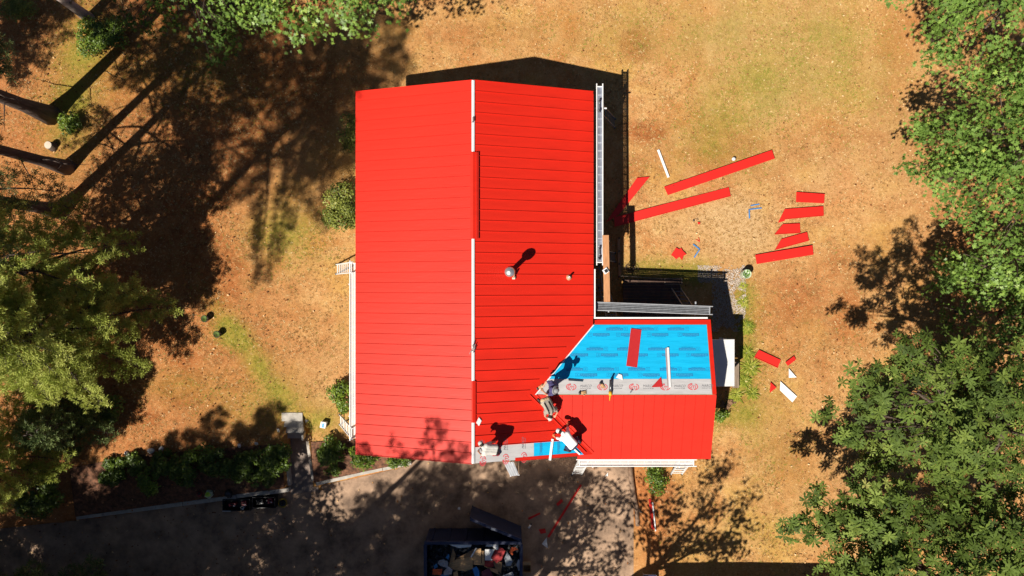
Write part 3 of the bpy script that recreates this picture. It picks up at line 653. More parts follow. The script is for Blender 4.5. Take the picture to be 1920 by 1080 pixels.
def pine(name, label, base, h, lo, rmax, nb, material, seed, r0=.22, group=None, size=.17, shape=.75, lean=(0, 0), dead=0, dens=1.0, tone_shift=0.0, azr=None):
    r = np.random.default_rng(seed); rr = random.Random(seed); root = thing(name, label, 'tree', base, group)
    tb = MB(); pts = trunk_mesh(tb, h, r0, lean=lean, seed=seed, r1=.02); tr = tb.build('trunk', BARK_PINE, None, True); tr.parent = root
    lb = MB(); TP = []; TD = []; TT = []
    def at(z): f = np.clip(z/h*12, 0, 11.99); i = int(f); return pts[i].lerp(pts[i+1], f-i)
    for b in range(nb):
        t = (b+rr.random())/nb; z = lo+(h-lo)*t*.985; az = b*2.39996+rr.uniform(-.3, .3)
        if azr: az = azr[0]+(azr[1]-azr[0])*rr.random()
        L_ = rmax*(1-t)**shape*rr.uniform(.7, 1.12)+.18; o = at(z)
        rise = rr.uniform(-.05, .22)+.25*t; hd = Vector((math.cos(az), math.sin(az), 0)); sd = Vector((-hd.y, hd.x, 0))
        cur = [o+hd*L_*s_+Vector((0, 0, L_*(rise*s_-.22*s_*s_)))+sd*L_*.08*math.sin(2.5*s_+b) for s_ in [i/8 for i in range(9)]]
        lb.tube(cur, [max(.006, (.022+.012*L_)*(1-i/8.5)) for i in range(9)], 5)
        tb_ = rr.gauss(.45, .13)
        nt = max(4, int(L_*4.6))
        for k in range(nt):
            s_ = .22+.78*(k+.5)/nt; i = min(7, int(s_*8)); p = cur[i].lerp(cur[i+1], s_*8-i)
            for sg in (-1, 1):
                l2 = (L_*.34*(1.15-s_)+.22)*rr.uniform(.7, 1.2); dd = (hd*.75+sd*sg*rr.uniform(.55, 1.0)+Vector((0, 0, rr.uniform(-.12, .25)))).normalized()
                if l2 > .3 and k % 2 == 0: lb.tube([p, p+dd*l2*.9], [.011, .004], 3, False)
                m_ = max(2, int(l2/.105*dens))
                for q in range(m_):
                    f = .2+.8*(q+rr.random())/m_
                    TP.append(p+dd*l2*f+Vector((rr.gauss(0, .05), rr.gauss(0, .05), rr.gauss(.015, .035)))); TD.append(dd+hd*.4+Vector((rr.gauss(0, .3), rr.gauss(0, .3), rr.uniform(0, .7)))); TT.append(tb_+rr.gauss(0, .11))
        TP.append(cur[8]); TD.append(hd+Vector((0, 0, .2))); TT.append(tb_+.1)
    for k in range(dead):
        z = 1.2+(lo-1.2)*rr.random(); az = rr.uniform(0, 6.28); o = at(z); e = o+Vector((math.cos(az), math.sin(az), rr.uniform(-.15, .1)))*rr.uniform(1.0, 2.4)
        c = limb(lb, o, e, .03, .008, seed+k, -.03, 4, 5)
        for q in range(4): lb.tube([c[2+q//2], c[2+q//2]+Vector((rr.uniform(-.6, .6), rr.uniform(-.6, .6), rr.uniform(-.2, .1)))], [.009, .004], 3, False)
    br = lb.build('branches', BARK_PINE, None, True); br.parent = root; br['kind'] = 'stuff'
    tv, tf = tuft(13, seed); TP = np.array([tuple(v) for v in TP]); TD = np.array([tuple(v) for v in TD]); n = len(TP)
    cr = link('crown', scatter('crown', tv, tf, TP, frames_dir(TD, r), size*r.uniform(.75, 1.2, n), np.array(TT)+tone_shift), material)
    cr.parent = root; cr['kind'] = 'stuff'; return root
def copy_tree(src, name, label, loc, rz, sc, group=None):
    r = thing(name, label, 'tree', loc, group); r.rotation_euler = (0, 0, rz); r.scale = (sc, sc, sc)
    for ch in list(src.children):
        c = ch.copy(); COL.link(c); c.parent = r
    return r
def G(x, y): return (x, y, gz1(x, y))

# --- left: tall pines over the needle-strewn ground
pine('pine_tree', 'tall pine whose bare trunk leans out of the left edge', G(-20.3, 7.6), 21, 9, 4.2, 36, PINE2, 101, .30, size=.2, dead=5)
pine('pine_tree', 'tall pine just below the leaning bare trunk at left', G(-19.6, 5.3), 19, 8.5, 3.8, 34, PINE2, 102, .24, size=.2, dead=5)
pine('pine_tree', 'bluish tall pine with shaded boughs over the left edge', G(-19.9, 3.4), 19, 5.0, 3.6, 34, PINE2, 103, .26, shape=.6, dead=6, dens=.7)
pine('pine_tree', 'bright yellow-green pine with boughs reaching right at left centre', G(-18.8, .8), 9.5, 3.2, 3.7, 46, PINE, 104, .24, shape=.7, dead=6, tone_shift=.03, dens=.95)
pine('pine_tree', 'lower bright pine just below the one reaching right', G(-18.0, -1.7), 7.6, 2.2, 3.5, 56, PINE, 108, .18, shape=.62, dead=3, tone_shift=.08, dens=1.3)
pine('pine_tree', 'yellow-green pine filling the lower left edge', G(-20.9, -6.9), 7.5, 2.4, 2.7, 50, PINE, 105, .16, dead=2, tone_shift=.05)
pine('pine_tree', 'dim pine in the dark lower left thicket', G(-18.6, -5.6), 4.2, .8, 1.7, 34, PINE2, 106, .09, tone_shift=-.15)  # needle tone lowered to stand in for the thicket's shade
pine('pine_tree', 'very tall pine rising behind the bright boughs, crown out of view', G(-19.4, -2.2), 26, 14.5, 4.6, 46, PINE, 107, .30, size=.22, shape=.5, dens=.7)
# --- top: broadleaf crown hanging into the frame
broadleaf('oak_tree', 'pale green broadleaf crown hanging in at the top edge', G(-7.3, 12.8), 8, .24,
          [(0, 0, 7.5, 3.0, 2.6, 2.0), (-2.6, -1.4, 6.2, 2.2, 2.0, 1.4), (1.2, -2.0, 6.2, 2.2, 1.9, 1.3), (3.2, -.6, 6.0, 1.7, 1.8, 1.2), (-.6, -3.0, 5.6, 1.8, 1.4, .9), (-3.8, -.2, 5.8, 1.5, 1.7, 1.1)],
          'star', 13, .19, LIME, 201, hollow=.4)
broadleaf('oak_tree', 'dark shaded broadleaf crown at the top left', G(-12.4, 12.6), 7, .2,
          [(0, 0, 6, 2.6, 2.2, 1.8), (-1.6, -1.8, 4.6, 1.7, 1.3, 1.0), (1.6, -1.7, 4.2, 1.6, 1.3, 1.0), (.2, -2.7, 3.6, 1.4, 1.0, .7)], 'star', 10, .18, MAPLE, 202, tone_shift=-.2)  # leaf tone lowered, shade put into the crown's colour
# --- right: maples and oaks
broadleaf('maple_tree', 'green maple filling the top right corner', G(18.6, 11.2), 9, .28,
          [(0, 0, 7.6, 3.6, 3.4, 2.4), (-3.4, .6, 6.4, 2.2, 2.2, 1.4), (-4.6, 1.5, 5.4, 1.5, 1.4, .9), (-2.2, -2.4, 6.2, 2.2, 2.0, 1.3), (-.6, -3.6, 5.6, 2.0, 1.7, 1.2), (1.6, -1.4, 7.6, 2.2, 2.2, 1.5), (-5.8, 1.3, 5.4, 1.4, 1.2, .8)],
          'star', 15, .185, MAPLE, 211)
broadleaf('maple_tree', 'dense green maple below the top right corner, boughs over the lawn', G(19.2, 5.0), 8.5, .26,
          [(0, 0, 7.2, 3.2, 3.0, 2.2), (-2.4, .8, 6.0, 2.2, 2.0, 1.3), (-2.6, -1.4, 5.6, 2.0, 1.6, 1.2), (-.6, -2.6, 5.6, 2.2, 1.6, 1.2), (-3.4, -.2, 4.4, 1.2, 1.4, .8)],
          'star', 15, .185, MAPLE, 212)
broadleaf('maple_tree', 'light yellow young maple at the right edge under the dense one', G(19.8, 1.0), 5.0, .12,
          [(-.6, .2, 4.6, 1.6, 1.2, .5), (-2.0, -.2, 4.0, 1.4, .7, .35), (-1.0, -1.2, 3.6, 1.5, .6, .35), (.8, -.8, 4.4, 1.4, .9, .45)], 'star', 11, .19, LIME, 213, tone_shift=-.02)
broadleaf('sapling_tree', 'dim sapling in the dark gap at the right edge', G(19.6, -1.0), 3.6, .08,
          [(0, 0, 3.2, 1.6, 1.3, .7), (-1.4, -.4, 2.6, 1.2, 1.1, .5), (1.4, .3, 3.2, 1.4, 1.4, .7)], 'star', 9, .17, MAPLE, 214, tone_shift=-.1)  # leaf tone lowered to imitate the oak's shade
broadleaf('oak_tree', 'big oak with leaf rosettes filling the lower right corner', G(15.4, -10.4), 6.5, .30,
          [(0, 0, 6.0, 3.2, 2.8, 1.7), (-2.6, .9, 5.0, 1.9, 1.7, 1.1), (-3.4, 1.6, 4.2, 1.3, .9, .6), (-1.2, 2.3, 5.4, 2.0, 1.6, 1.1), (-2.0, -1.0, 4.8, 1.7, 1.8, 1.0), (1.8, 1.8, 6.2, 2.2, 2.0, 1.3), (1.2, -2.0, 5.8, 2.2, 2.0, 1.3)],
          'rosette', 15, .27, OAK, 221, up=.8)
broadleaf('oak_tree', 'oak with leaf rosettes at the middle of the right edge', G(17.0, -4.8), 8, .28,
          [(0, 0, 7.2, 2.6, 2.4, 1.6), (-2.4, -.4, 6.2, 1.9, 1.7, 1.1), (-1.4, 1.8, 6.6, 1.7, 1.4, 1.0), (-2.6, 1.4, 5.6, 1.2, 1.0, .7), (1.6, 1.4, 7.0, 2.0, 1.8, 1.2), (-.6, -2.0, 6.2, 2.2, 1.6, 1.1), (-3.2, -1.8, 5.0, 1.2, 1.1, .7), (-4.4, 1.6, 8.0, 1.5, 1.2, .9), (-3.6, 2.9, 7.8, 1.3, 1.0, .8), (-5.0, .2, 6.6, 1.0, 1.0, .7)],
          'rosette', 11, .27, OAK, 222, up=.8, tone_shift=-.02)
broadleaf('sapling_tree', 'shaded leafy sapling between the right oak and the light yellow maple', G(20.2, -.2), 3.0, .08,
          [(0, 0, 2.8, 2.0, 1.6, .8), (-1.8, .5, 2.4, 1.4, 1.3, .6), (.6, 1.5, 3.0, 1.6, 1.2, .7), (1.8, -.6, 3.0, 1.6, 1.4, .7)], 'star', 16, .19, MAPLE, 215)
broadleaf('sapling_tree', 'low leafy sapling in the shade behind the right oak', G(20.2, -2.6), 3.4, .08,
          [(0, 0, 3.2, 2.0, 1.7, .8), (-1.7, -.5, 2.6, 1.4, 1.3, .6), (.4, 1.4, 3.0, 1.5, 1.2, .7)], 'star', 16, .19, MAPLE, 216)
# --- south of the driveway, out of frame: they shade the driveway
GS = 'trees south of the driveway'
s1 = broadleaf('oak_tree', 'oak south of the driveway shading the lawn corner below the wing', G(3.4, -15.2), 9, .26,
          [(0, 0, 9.0, 2.4, 1.9, 1.6), (1.8, .4, 8.2, 1.6, 1.5, 1.1), (-2.0, .3, 8.4, 1.9, 1.6, 1.2), (.4, 1.0, 10.6, 1.5, 1.3, 1.0)], 'blade', 5.6, .24, OAK, 231, group=GS)
s2 = pine('pine_tree', 'tall pine directly south of the dumpster', G(-7.4, -17.8), 19, 5, 4.4, 64, PINE, 232, .28, group=GS, size=.24, dens=.7, shape=.6)
s3 = pine('pine_tree', 'slender spruce south of the driveway left of the walkway', G(-19.2, -14.2), 16.5, 1.5, 2.6, 70, PINE2, 233, .22, group=GS, size=.22, dens=.8, shape=.9)
copy_tree(s1, 'oak_tree', 'oak south of the driveway behind the dumpster gate', G(-1.0, -15.4), 1.9, .98, GS)
copy_tree(s1, 'oak_tree', 'oak south of the driveway facing the front gable', G(-9.0, -16.4), 3.6, 1.12, GS)
copy_tree(s1, 'oak_tree', 'oak south of the driveway facing the walkway', G(-14.2, -16.2), 5.0, 1.0, GS)
copy_tree(s2, 'pine_tree', 'tall pine south of the toolboxes', G(-12.6, -18.6), 2.2, 1.0, GS)
copy_tree(s2, 'pine_tree', 'tall pine south of the black car', G(-22.5, -17.2), 4.0, .95, GS)
copy_tree(s3, 'spruce_tree', 'slender spruce with the longest pointed shadow on the lawn', G(-19.9, -14.6), 1.0, 1.12, GS)
copy_tree(s3, 'spruce_tree', 'slender spruce beside the black car, seen by its shadow', G(-22.6, -14.2), 2.0, .92, GS)
copy_tree(s3, 'spruce_tree', 'slender spruce at the far left of the driveway', G(-25.4, -13.4), 4.0, 1.0, GS)
copy_tree(s1, 'oak_tree', 'oak at the far left beyond the driveway', G(-24.5, -11.0), .4, 1.0, GS)
copy_tree(s1, 'oak_tree', 'oak south of the driveway below the bright bed shrub', G(-17.2, -16.4), 2.7, 1.02, GS)
copy_tree(s1, 'oak_tree', 'oak south of the driveway between toolboxes and black car', G(-13.4, -15.0), 4.4, .78, GS)
copy_tree(s3, 'spruce_tree', 'slender spruce just right of the one with the longest shadow', G(-17.9, -14.6), 3.1, 1.02, GS)
copy_tree(s3, 'spruce_tree', 'slender spruce nearest the toolboxes, shading the walkway', G(-15.6, -14.9), 2.5, .98, GS)
copy_tree(s3, 'spruce_tree', 'slender spruce shading the middle of the planting bed', G(-21.2, -13.9), 5.1, 1.0, GS)
pine('pine_tree', 'tallest pine south of the driveway, shading the lower left roof', G(-10.4, -13.9), 20.5, 12, 3.4, 24, PINE, 240, .2, group=GS, size=.18, dens=.34, shape=.6)
copy_tree(s2, 'pine_tree', 'tall pine beyond the upper left corner', G(-27.0, 9.0), 3.0, 1.0)
# ------------------------------------------------------------------ shrubs and grasses
def shrub(name, label, px, py, r, h, material, seed, leaf=.11, kind='blade', n=None, group=None, tone=0.0, z=None, cat='shrub'):
    p = W(px, py, h*.5); x, y = p.x, p.y; z0 = gz1(x, y) if z is None else z
    rg = np.random.default_rng(seed); rr = random.Random(seed); root = thing(name, label, cat, (x, y, z0), group)
    rx, ry = r if hasattr(r, '__len__') else (r, r)
    m = MB()
    for k in range(7):
        a = k*.9+rr.random(); m.tube([(0, 0, -.05), (math.cos(a)*rx*.3, math.sin(a)*ry*.3, h*.4), (math.cos(a)*rx*.7, math.sin(a)*ry*.7, h*.75)], [.02, .014, .005], 5)
    o = m.build('stem', BARK); o.parent = root
    n = n or int(3000*rx*ry); k_ = 13; a_ = rg.uniform(0, 6.283, k_); b_ = rg.random(k_)**.5*.72
    cc = np.stack([np.cos(a_)*b_*rx, np.sin(a_)*b_*ry, h*(.30+.42*(1-b_)*rg.uniform(.6, 1.2, k_))], 1); cr_ = rg.uniform(.24, .46, k_)*(rx+ry)/2; w_ = rg.integers(0, k_, n)
    d = rg.normal(size=(n, 3)); d /= np.linalg.norm(d, axis=1, keepdims=True); d[:, 2] = np.abs(d[:, 2])-.25
    P = cc[w_]+d*(cr_[w_]*(.5+.6*rg.random(n)**.6))[:, None]*np.array([1, 1, .8]); P[:, 2] = np.maximum(P[:, 2], .03); tone = tone+rg.normal(0, .08, k_)[w_]
    tv, tf = blade_leaf(.5) if kind == 'blade' else star_leaf()
    cl = np.sin(P[:, 0]*9+seed)*np.cos(P[:, 1]*8)*.12
    o = link('foliage', scatter('foliage', tv, tf, P, frames(d+np.array([0, 0, .8])+rg.normal(size=(n, 3))*.5, rg), leaf*rg.uniform(.7, 1.2, n), .42+cl+rg.normal(0, .14, n)+tone), material)
    o.parent = root; o['kind'] = 'stuff'; return root
shrub('shrub', 'round bright shrub against the left eave of the house', 640, 395, (.85, 1.35), 1.5, OLIVE, 301, .12, tone=.06)
shrub('shrub', 'feathery half-shaded shrub at the upper left eave', 655, 250, (.5, 1.0), 1.2, OLIVE, 302, .09, n=1300)
shrub('shrub', 'bright green shrub beside the left scaffold plank', 638, 748, (.62, .95), 1.1, SHRUB, 303, .11, tone=.1)
shrub('shrub', 'bright leafy shrub at the front left corner of the roof', 676, 862, (.85, .62), 1.3, SHRUB, 304, .12, tone=.08)
shrub('shrub', 'dark green shrub right of the walkway', 618, 850, (.7, .8), .9, SHRUB, 305, .12, tone=-.12)
shrub('shrub', 'small lit shrub just left of the short kerb wall', 622, 886, (.45, .4), .6, SHRUB, 306, .1)
shrub('shrub', 'low shrub along the house front by the kerb', 745, 866, (.7, .35), .6, SHRUB, 307, .11, tone=-.08)
shrub('shrub', 'bright green shrub in the middle of the shaded bed', 272, 905, (.5, .75), .9, SHRUB, 308, .12, tone=.1)
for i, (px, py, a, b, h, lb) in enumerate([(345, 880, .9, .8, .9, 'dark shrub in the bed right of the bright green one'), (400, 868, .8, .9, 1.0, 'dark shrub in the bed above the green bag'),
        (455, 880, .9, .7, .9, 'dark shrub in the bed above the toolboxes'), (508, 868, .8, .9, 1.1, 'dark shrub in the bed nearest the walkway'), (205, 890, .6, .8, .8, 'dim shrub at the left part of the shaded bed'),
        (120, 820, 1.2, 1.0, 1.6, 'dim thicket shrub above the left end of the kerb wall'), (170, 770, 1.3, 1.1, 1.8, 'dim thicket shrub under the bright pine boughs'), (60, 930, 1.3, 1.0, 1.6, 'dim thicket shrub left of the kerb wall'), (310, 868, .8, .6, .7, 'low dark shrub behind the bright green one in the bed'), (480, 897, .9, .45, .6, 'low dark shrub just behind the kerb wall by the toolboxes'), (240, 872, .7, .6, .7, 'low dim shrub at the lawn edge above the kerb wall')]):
    shrub('shrub', lb, px, py, (a, b), h, SHRUB, 320+i, .13, tone=-.2, kind='star' if i > 4 else 'blade')  # tree shade over bed and thicket put into the lowered leaf tone
shrub('shrub', 'small yellow-green bush at the foot of the leaning trunk', 128, 225, (.45, .8), .7, SHRUB, 340, .1, tone=.1)
shrub('shrub', 'green undergrowth bush below the upper left corner', 170, 70, (.6, 1.1), .9, SHRUB, 341, .1)
shrub('shrub', 'dim undergrowth bush beside the upper left trunk', 205, 60, (.8, .8), 1.0, SHRUB, 342, .1, tone=-.05)
shrub('shrub', 'olive undergrowth bush in the very top left corner', 30, 20, (1.0, .7), .8, OLIVE, 343, .1)
shrub('shrub', 'green shrub on the slope right of the driveway', 1232, 900, (.5, .9), .9, SHRUB, 344, .11, tone=-.02)
shrub('shrub', 'leafy weed beside the rubble at the wing corner', 1352, 778, (.4, .3), .35, SHRUB, 345, .1, tone=.12, n=420)
def grass_clump(label, px, py, r, n, seed, tone=0.0, L_=None, group=None):
    p = W(px, py, .15); rr = random.Random(seed); V = []; Fs = []; T = []; L_ = L_ or r*1.25
    root = thing('grass_clump', label, 'grass clump', (p.x, p.y, gz1(p.x, p.y)), group)
    for i in range(n):
        a = rr.uniform(0, 6.283); l = L_*rr.uniform(.6, 1.1); e = rr.uniform(.3, 1.25); w = .02*rr.uniform(.7, 1.3)+.008*r; b = len(V); d = Vector((math.cos(a), math.sin(a), 0)); s_ = Vector((-d.y, d.x, 0))*w
        o = Vector((rr.gauss(0, r*.12), rr.gauss(0, r*.12), -.02)); t = rr.gauss(.5, .2)+tone
        for k, (u, wd) in enumerate(((0, .6), (.35, 1), (.7, .8), (1, .1))):
            c = o+d*l*math.cos(e)*u*(1+.4*u)*.8+Vector((0, 0, l*(math.sin(e)*u-.75*u*u*math.sin(e))))
            V += [tuple(c-s_*wd), tuple(c+s_*wd)]; T += [t, t]
        Fs += [(b+2*k, b+2*k+1, b+2*k+3, b+2*k+2) for k in range(3)]
    m = np_mesh('blades', V, Fs); attr(m, 'tone', np.clip(T, 0, 1)); o = link('blades', m, GRASS); o.parent = root; o['kind'] = 'stuff'
    c = MB(); c.lathe((0, 0, 0), [(r*.25, -.05), (r*.22, .03), (r*.1, .06)], 10); o = c.build('root_crown', OLIVE if False else DEADWOOD); o.parent = root
    return root
for i, (px, py, r, n, lb) in enumerate([(1402, 613, .34, 170, 'spiky yellow-green grass clump at the shadow corner'), (1396, 566, .26, 150, 'round green grass clump on the gravel strip'),
        (1402, 662, .34, 170, 'grass clump halfway along the white canopy'), (1408, 690, .40, 220, 'widest arching grass clump beside the wooden step'), (1398, 715, .34, 180, 'grass clump at the lower end of the wooden step'),
        (1382, 742, .34, 170, 'grass clump below the white canopy'), (1412, 738, .32, 150, 'grass clump nearest the red cut panel on the lawn'), (1395, 536, .2, 110, 'low green clump below the glass pot'), (1372, 752, .24, 120, 'grass clump touching the rubble heap')]):
    grass_clump(lb, px, py, r, n, 400+i, tone=.05 if i % 2 else -.08)
grass_clump('spiky green plant in the wooden planter box', 1257, 531, .2, 40, 430, tone=-.1, L_=.35)
# dead branch hanging below the bright pine
db = thing('dead_branch', 'bare grey dead branch sticking out of the bright pine', 'branch', W(45, 700, 3.2))
m = MB(); a, b = W(58, 690, 3.3), W(53, 790, 2.6); pts = [a.lerp(b, t) + Vector((.08*math.sin(4*t), 0, 0)) for t in (0, .25, .5, .75, 1)]; m.tube(pts, [.045, .035, .028, .018, .006], 6); m.build('stem', DEADWOOD, db)
m = MB(); rr = random.Random(5)
for k in range(34):
    t = rr.uniform(.05, .9); p = a.lerp(b, t); s_ = 1 if k % 2 else -1; l = (1-t)*.75+.15
    e = p+Vector((s_*l*rr.uniform(.6, 1), -l*rr.uniform(.2, .7), rr.uniform(-.1, .2))); m.tube([p, p.lerp(e, .5)+Vector((0, 0, .03)), e], [.014, .009, .004], 4)
m.build('twigs', DEADWOOD, db)
# fence of branches: link dead branch to its own tree is left to the eye
# ------------------------------------------------------------------ ground cover
def in_house(x, y): return ((x > XL+.2) & (x < XE-.2) & (y < YN-.2) & (y > YS+.2)) | ((x > 0) & (x < WX-.2) & (y < WYN-.2) & (y > WYS+.2))
def pick(n, seed, x0=-24, x1=24, y0=-13.5, y1=13.5):
    r = np.random.default_rng(seed); x = r.uniform(x0, x1, n); y = r.uniform(y0, y1, n); return x, y, r
x, y, r = pick(190000, 501); k = (~in_house(x, y)) & (gz(x, y) > -.06) & (r.random(len(x)) < .35+.9*fbm(x, y, .8, 71)); x, y = x[k], y[k]; n = len(x)
tv = []; tf = []
for i in range(4):
    a = i*1.57+.4; e = [.9, .5, 1.1, .7][i]; c, s_ = math.cos(a), math.sin(a); b = len(tv); tv += [(-s_*.11, c*.11, 0), (s_*.11, -c*.11, 0), (c*math.cos(e), s_*math.cos(e), math.sin(e)*.7)]; tf.append((b, b+1, b+2))
gidx = green.reshape(ny, nx); ix = np.clip(np.searchsorted(xs, x), 0, nx-1); iy = np.clip(np.searchsorted(ys, y), 0, ny-1); gv = gidx[iy, ix]
tone = np.where(r.random(n) < gv*1.1, 1.0, np.clip(r.normal(.55, .2, n), .16, .93))
P = np.stack([x, y, gz(x, y)-.005], 1); Nn = np.zeros((n, 3)); Nn[:, 2] = 1; Nn += r.normal(size=(n, 3))*.15
o = link('dry_grass', scatter('dry_grass', tv, tf, P, frames(Nn, r), r.uniform(.05, .115, n), tone), STRAW); tag(o, 'short dry straw-coloured grass covering the lawn', 'grass', kind='stuff')
x, y, r = pick(9000, 502); k = (~in_house(x, y)) & (r.random(len(x)) < np.where(x < -10, 1, np.where(x > 11, .6, .22))); x, y = x[k], y[k]; n = len(x)
tv, tf = blade_leaf(.55, .18); Nn = np.zeros((n, 3)); Nn[:, 2] = 1; Nn += r.normal(size=(n, 3))*.45
o = link('fallen_leaves', scatter('fallen_leaves', tv, tf, np.stack([x, y, gz(x, y)+.035], 1), frames(Nn, r), r.uniform(.05, .12, n), np.where(x > -10, .35+.65*r.random(n), r.random(n))), DEADLEAF); tag(o, 'scattered fallen leaves and twigs on the ground', 'fallen leaves', kind='stuff')
# pale gravel by the shaded patio
x, y, r = pick(16000, 503, 7.6, 10.6, -2.2, 1.6); gpx = 960+x*42.5; gpy = 540-y*42.5
k = ((gpx > 1308) & (gpx < 1396) & (gpy > 498) & (gpy < 530)) | ((gpx > 1335) & (gpx < 1398) & (gpy > 520) & (gpy < 622)); k &= fbm(x, y, .5, 77) > .36
x, y = x[k], y[k]; n = len(x); tv = [(1, 0, 0), (-.6, .8, 0), (-.5, -.8, 0), (.1, .1, .8), (0, 0, -.4)]; tf = [(0, 1, 3), (1, 2, 3), (2, 0, 3), (1, 0, 4), (2, 1, 4), (0, 2, 4)]
Nn = np.zeros((n, 3)); Nn[:, 2] = 1
STONE = leaf_mat('pale_gravel', [(0, (.30, .24, .20)), (.5, (.44, .37, .32)), (1, (.60, .53, .47))], .85, 0, .2)
o = link('gravel', scatter('gravel', tv, tf, np.stack([x, y, gz(x, y)+.01], 1), frames(Nn, r), r.uniform(.015, .036, n), r.random(n)), STONE); tag(o, 'pale gravel strip beside the shaded patio', 'gravel', kind='stuff')
# stones along the top of the bed and grit on the driveway
for i, (px, py, s_, lb) in enumerate([(283, 845, .16, 'pale boulder at the lawn edge above the bright bed shrub'), (302, 842, .13, 'smaller pale boulder right of the first at the lawn edge'), (238, 850, .12, 'pale stone at the left end of the lawn edge'), (560, 792, .07, 'white stone by the garden steps'), (572, 791, .09, 'larger white stone between steps and blue box'), (448, 836, .1, 'dim stone at the lawn edge above the bed'), (480, 832, .09, 'small dim stone at the lawn edge nearer the walkway')]):
    p = W(px, py, .05); m = MB(); m.ellipsoid((p.x, p.y, gz1(p.x, p.y)+s_*.3), (s_, s_*.8, s_*.6), Matrix.Rotation(i, 3, 'Z'), 10); rr = random.Random(i)
    for v in m.v: v += Vector((rr.uniform(-1, 1), rr.uniform(-1, 1), rr.uniform(-1, 1)))*s_*.1
    tag(m.build('stone', mat('pale_stone', (.5, .47, .45), .8, .2)), lb, 'stone')
# ------------------------------------------------------------------ ladders and scaffold planks
def ladder(label, a, b, w=.40, side=(0, 1, 0), m_=ALU, n=None, group='ladders set against the eaves'):
    a, b, side = Vector(a), Vector(b), Vector(side).normalized()*w/2
    r = thing('ladder', label, 'ladder', a, group); u = (b-a).cross(side).normalized()
    for s_ in (-1, 1): MB().bar(a+side*s_, b+side*s_, .035, .075, u).build('rail', m_, r)
    n = n or int((b-a).length/.40)
    for i in range(1, n+1):
        p = a.lerp(b, (i-.4)/n); MB().bar(p-side, p+side, .028, .028).build('rung', m_, r)
    for s_ in (-1, 1): MB().box(a+side*s_+Vector((0, 0, .02)), (.08, .08, .05)).build('foot', BLACK, r)
    return r
def plank(label, a, b, w, m_deck=ALU, m_rail=WHITE_STEEL, rungs=True, horns=.12, jacks=(.12, .88), jdir=0):
    a, b = Vector(a), Vector(b); d = (b-a).normalized(); s_ = Vector((-d.y, d.x, 0)).normalized(); L_ = (b-a).length
    r = thing('scaffold_plank', label, 'scaffold plank', (a+b)/2, 'scaffold planks along the eaves')
    k = 4; ww = (w-.08)/k
    for i in range(k): MB().bar(a+s_*(-w/2+.04+ww*(i+.5)), b+s_*(-w/2+.04+ww*(i+.5)), ww-.022, .03).build('deck_board', m_deck, r)
    for q in (-1, 1): MB().bar(a-d*horns+s_*q*(w/2-.02)+Vector((0, 0, .02)), b+d*horns+s_*q*(w/2-.02)+Vector((0, 0, .02)), .035, .09).build('side_rail', m_rail, r)
    if rungs:
        n = int(L_/.31)
        for i in range(n+1):
            p = a+d*(L_*i/n)+Vector((0, 0, -.025)); MB().bar(p-s_*(w/2-.01), p+s_*(w/2-.01), .035, .03).build('rung', m_rail, r)
    for q in (a, b): MB().bar(q-s_*(w/2)+Vector((0, 0, .03)), q+s_*(w/2)+Vector((0, 0, .03)), .035, .05).build('end_bar', m_rail, r)
    for t in jacks:
        p = a.lerp(b, t)+Vector((0, 0, -.06)); MB().bar(p-s_*(w/2+.05), p+s_*(w/2+.15), .05, .05).build('ladder_jack', m_rail, r)
    return r
zp = 2.72; e = lambda px, py: W(px, py, zp)
plank('long aluminium scaffold plank along the right eave', e(1124.2, 163), e(1124.2, 492), .28, mat('grey_plank_deck', (.30, .33, .42), .5, .2, 5, metal=.2))
plank('white scaffold plank along the left eave', e(663, 494), e(663, 820), .31, WHITE_STEEL)
plank('white scaffold plank along the lower eave of the wing', e(1086, 867.5), e(1300, 867.5), .30, WHITE_STEEL)
plank('grey scaffold plank across the inner corner above the patio', e(1116, 574), e(1330, 582), .36, ALU_DARK, mat('grey_rail', (.34, .35, .38), .5, metal=.3), rungs=False)
LZ = -.02
ladder('ladder under the top of the right scaffold plank', (4.55, 7.25, LZ), (3.40, 7.25, 3.05), m_=ALU_DARK)
ladder('ladder under the lower end of the right scaffold plank', (4.55, 1.35, LZ), (3.40, 1.35, 3.05), m_=ALU_DARK)
ladder('ladder in the shaded corner running towards the wing', (3.62, 1.0, LZ), (3.62, -.95, 2.55), .42, (1, 0, 0), ALU_DARK)
ladder('ladder leaning to the grey plank over the patio', (7.15, .1, .0), (7.25, -1.0, 2.62), .40, (1, 0, 0), ALU_DARK)
ladder('short ladder end between grey plank and wing gutter', (4.05, .0, LZ), (4.0, -1.15, 2.6), .42, (1, 0, 0), ALU_DARK)
ladder('white ladder at the upper end of the left scaffold plank', (-7.75, .82, LZ), (-6.35, .82, 2.95), .42, (0, 1, 0), WHITE_STEEL)
ladder('white ladder at the lower end of the left scaffold plank', (-7.6, -5.8, LZ), (-6.35, -5.8, 2.95), .42, (0, 1, 0), WHITE_STEEL)
ladder('white ladder at the left end of the lower scaffold plank', (2.92, -8.4, -.68), (2.86, -6.95, 2.75), .42, (1, 0, 0), WHITE_STEEL)
ladder('white ladder at the right end of the lower scaffold plank', (7.25, -8.2, 0), (6.95, -6.95, 2.75), .48, (1, 0, 0), WHITE_STEEL)
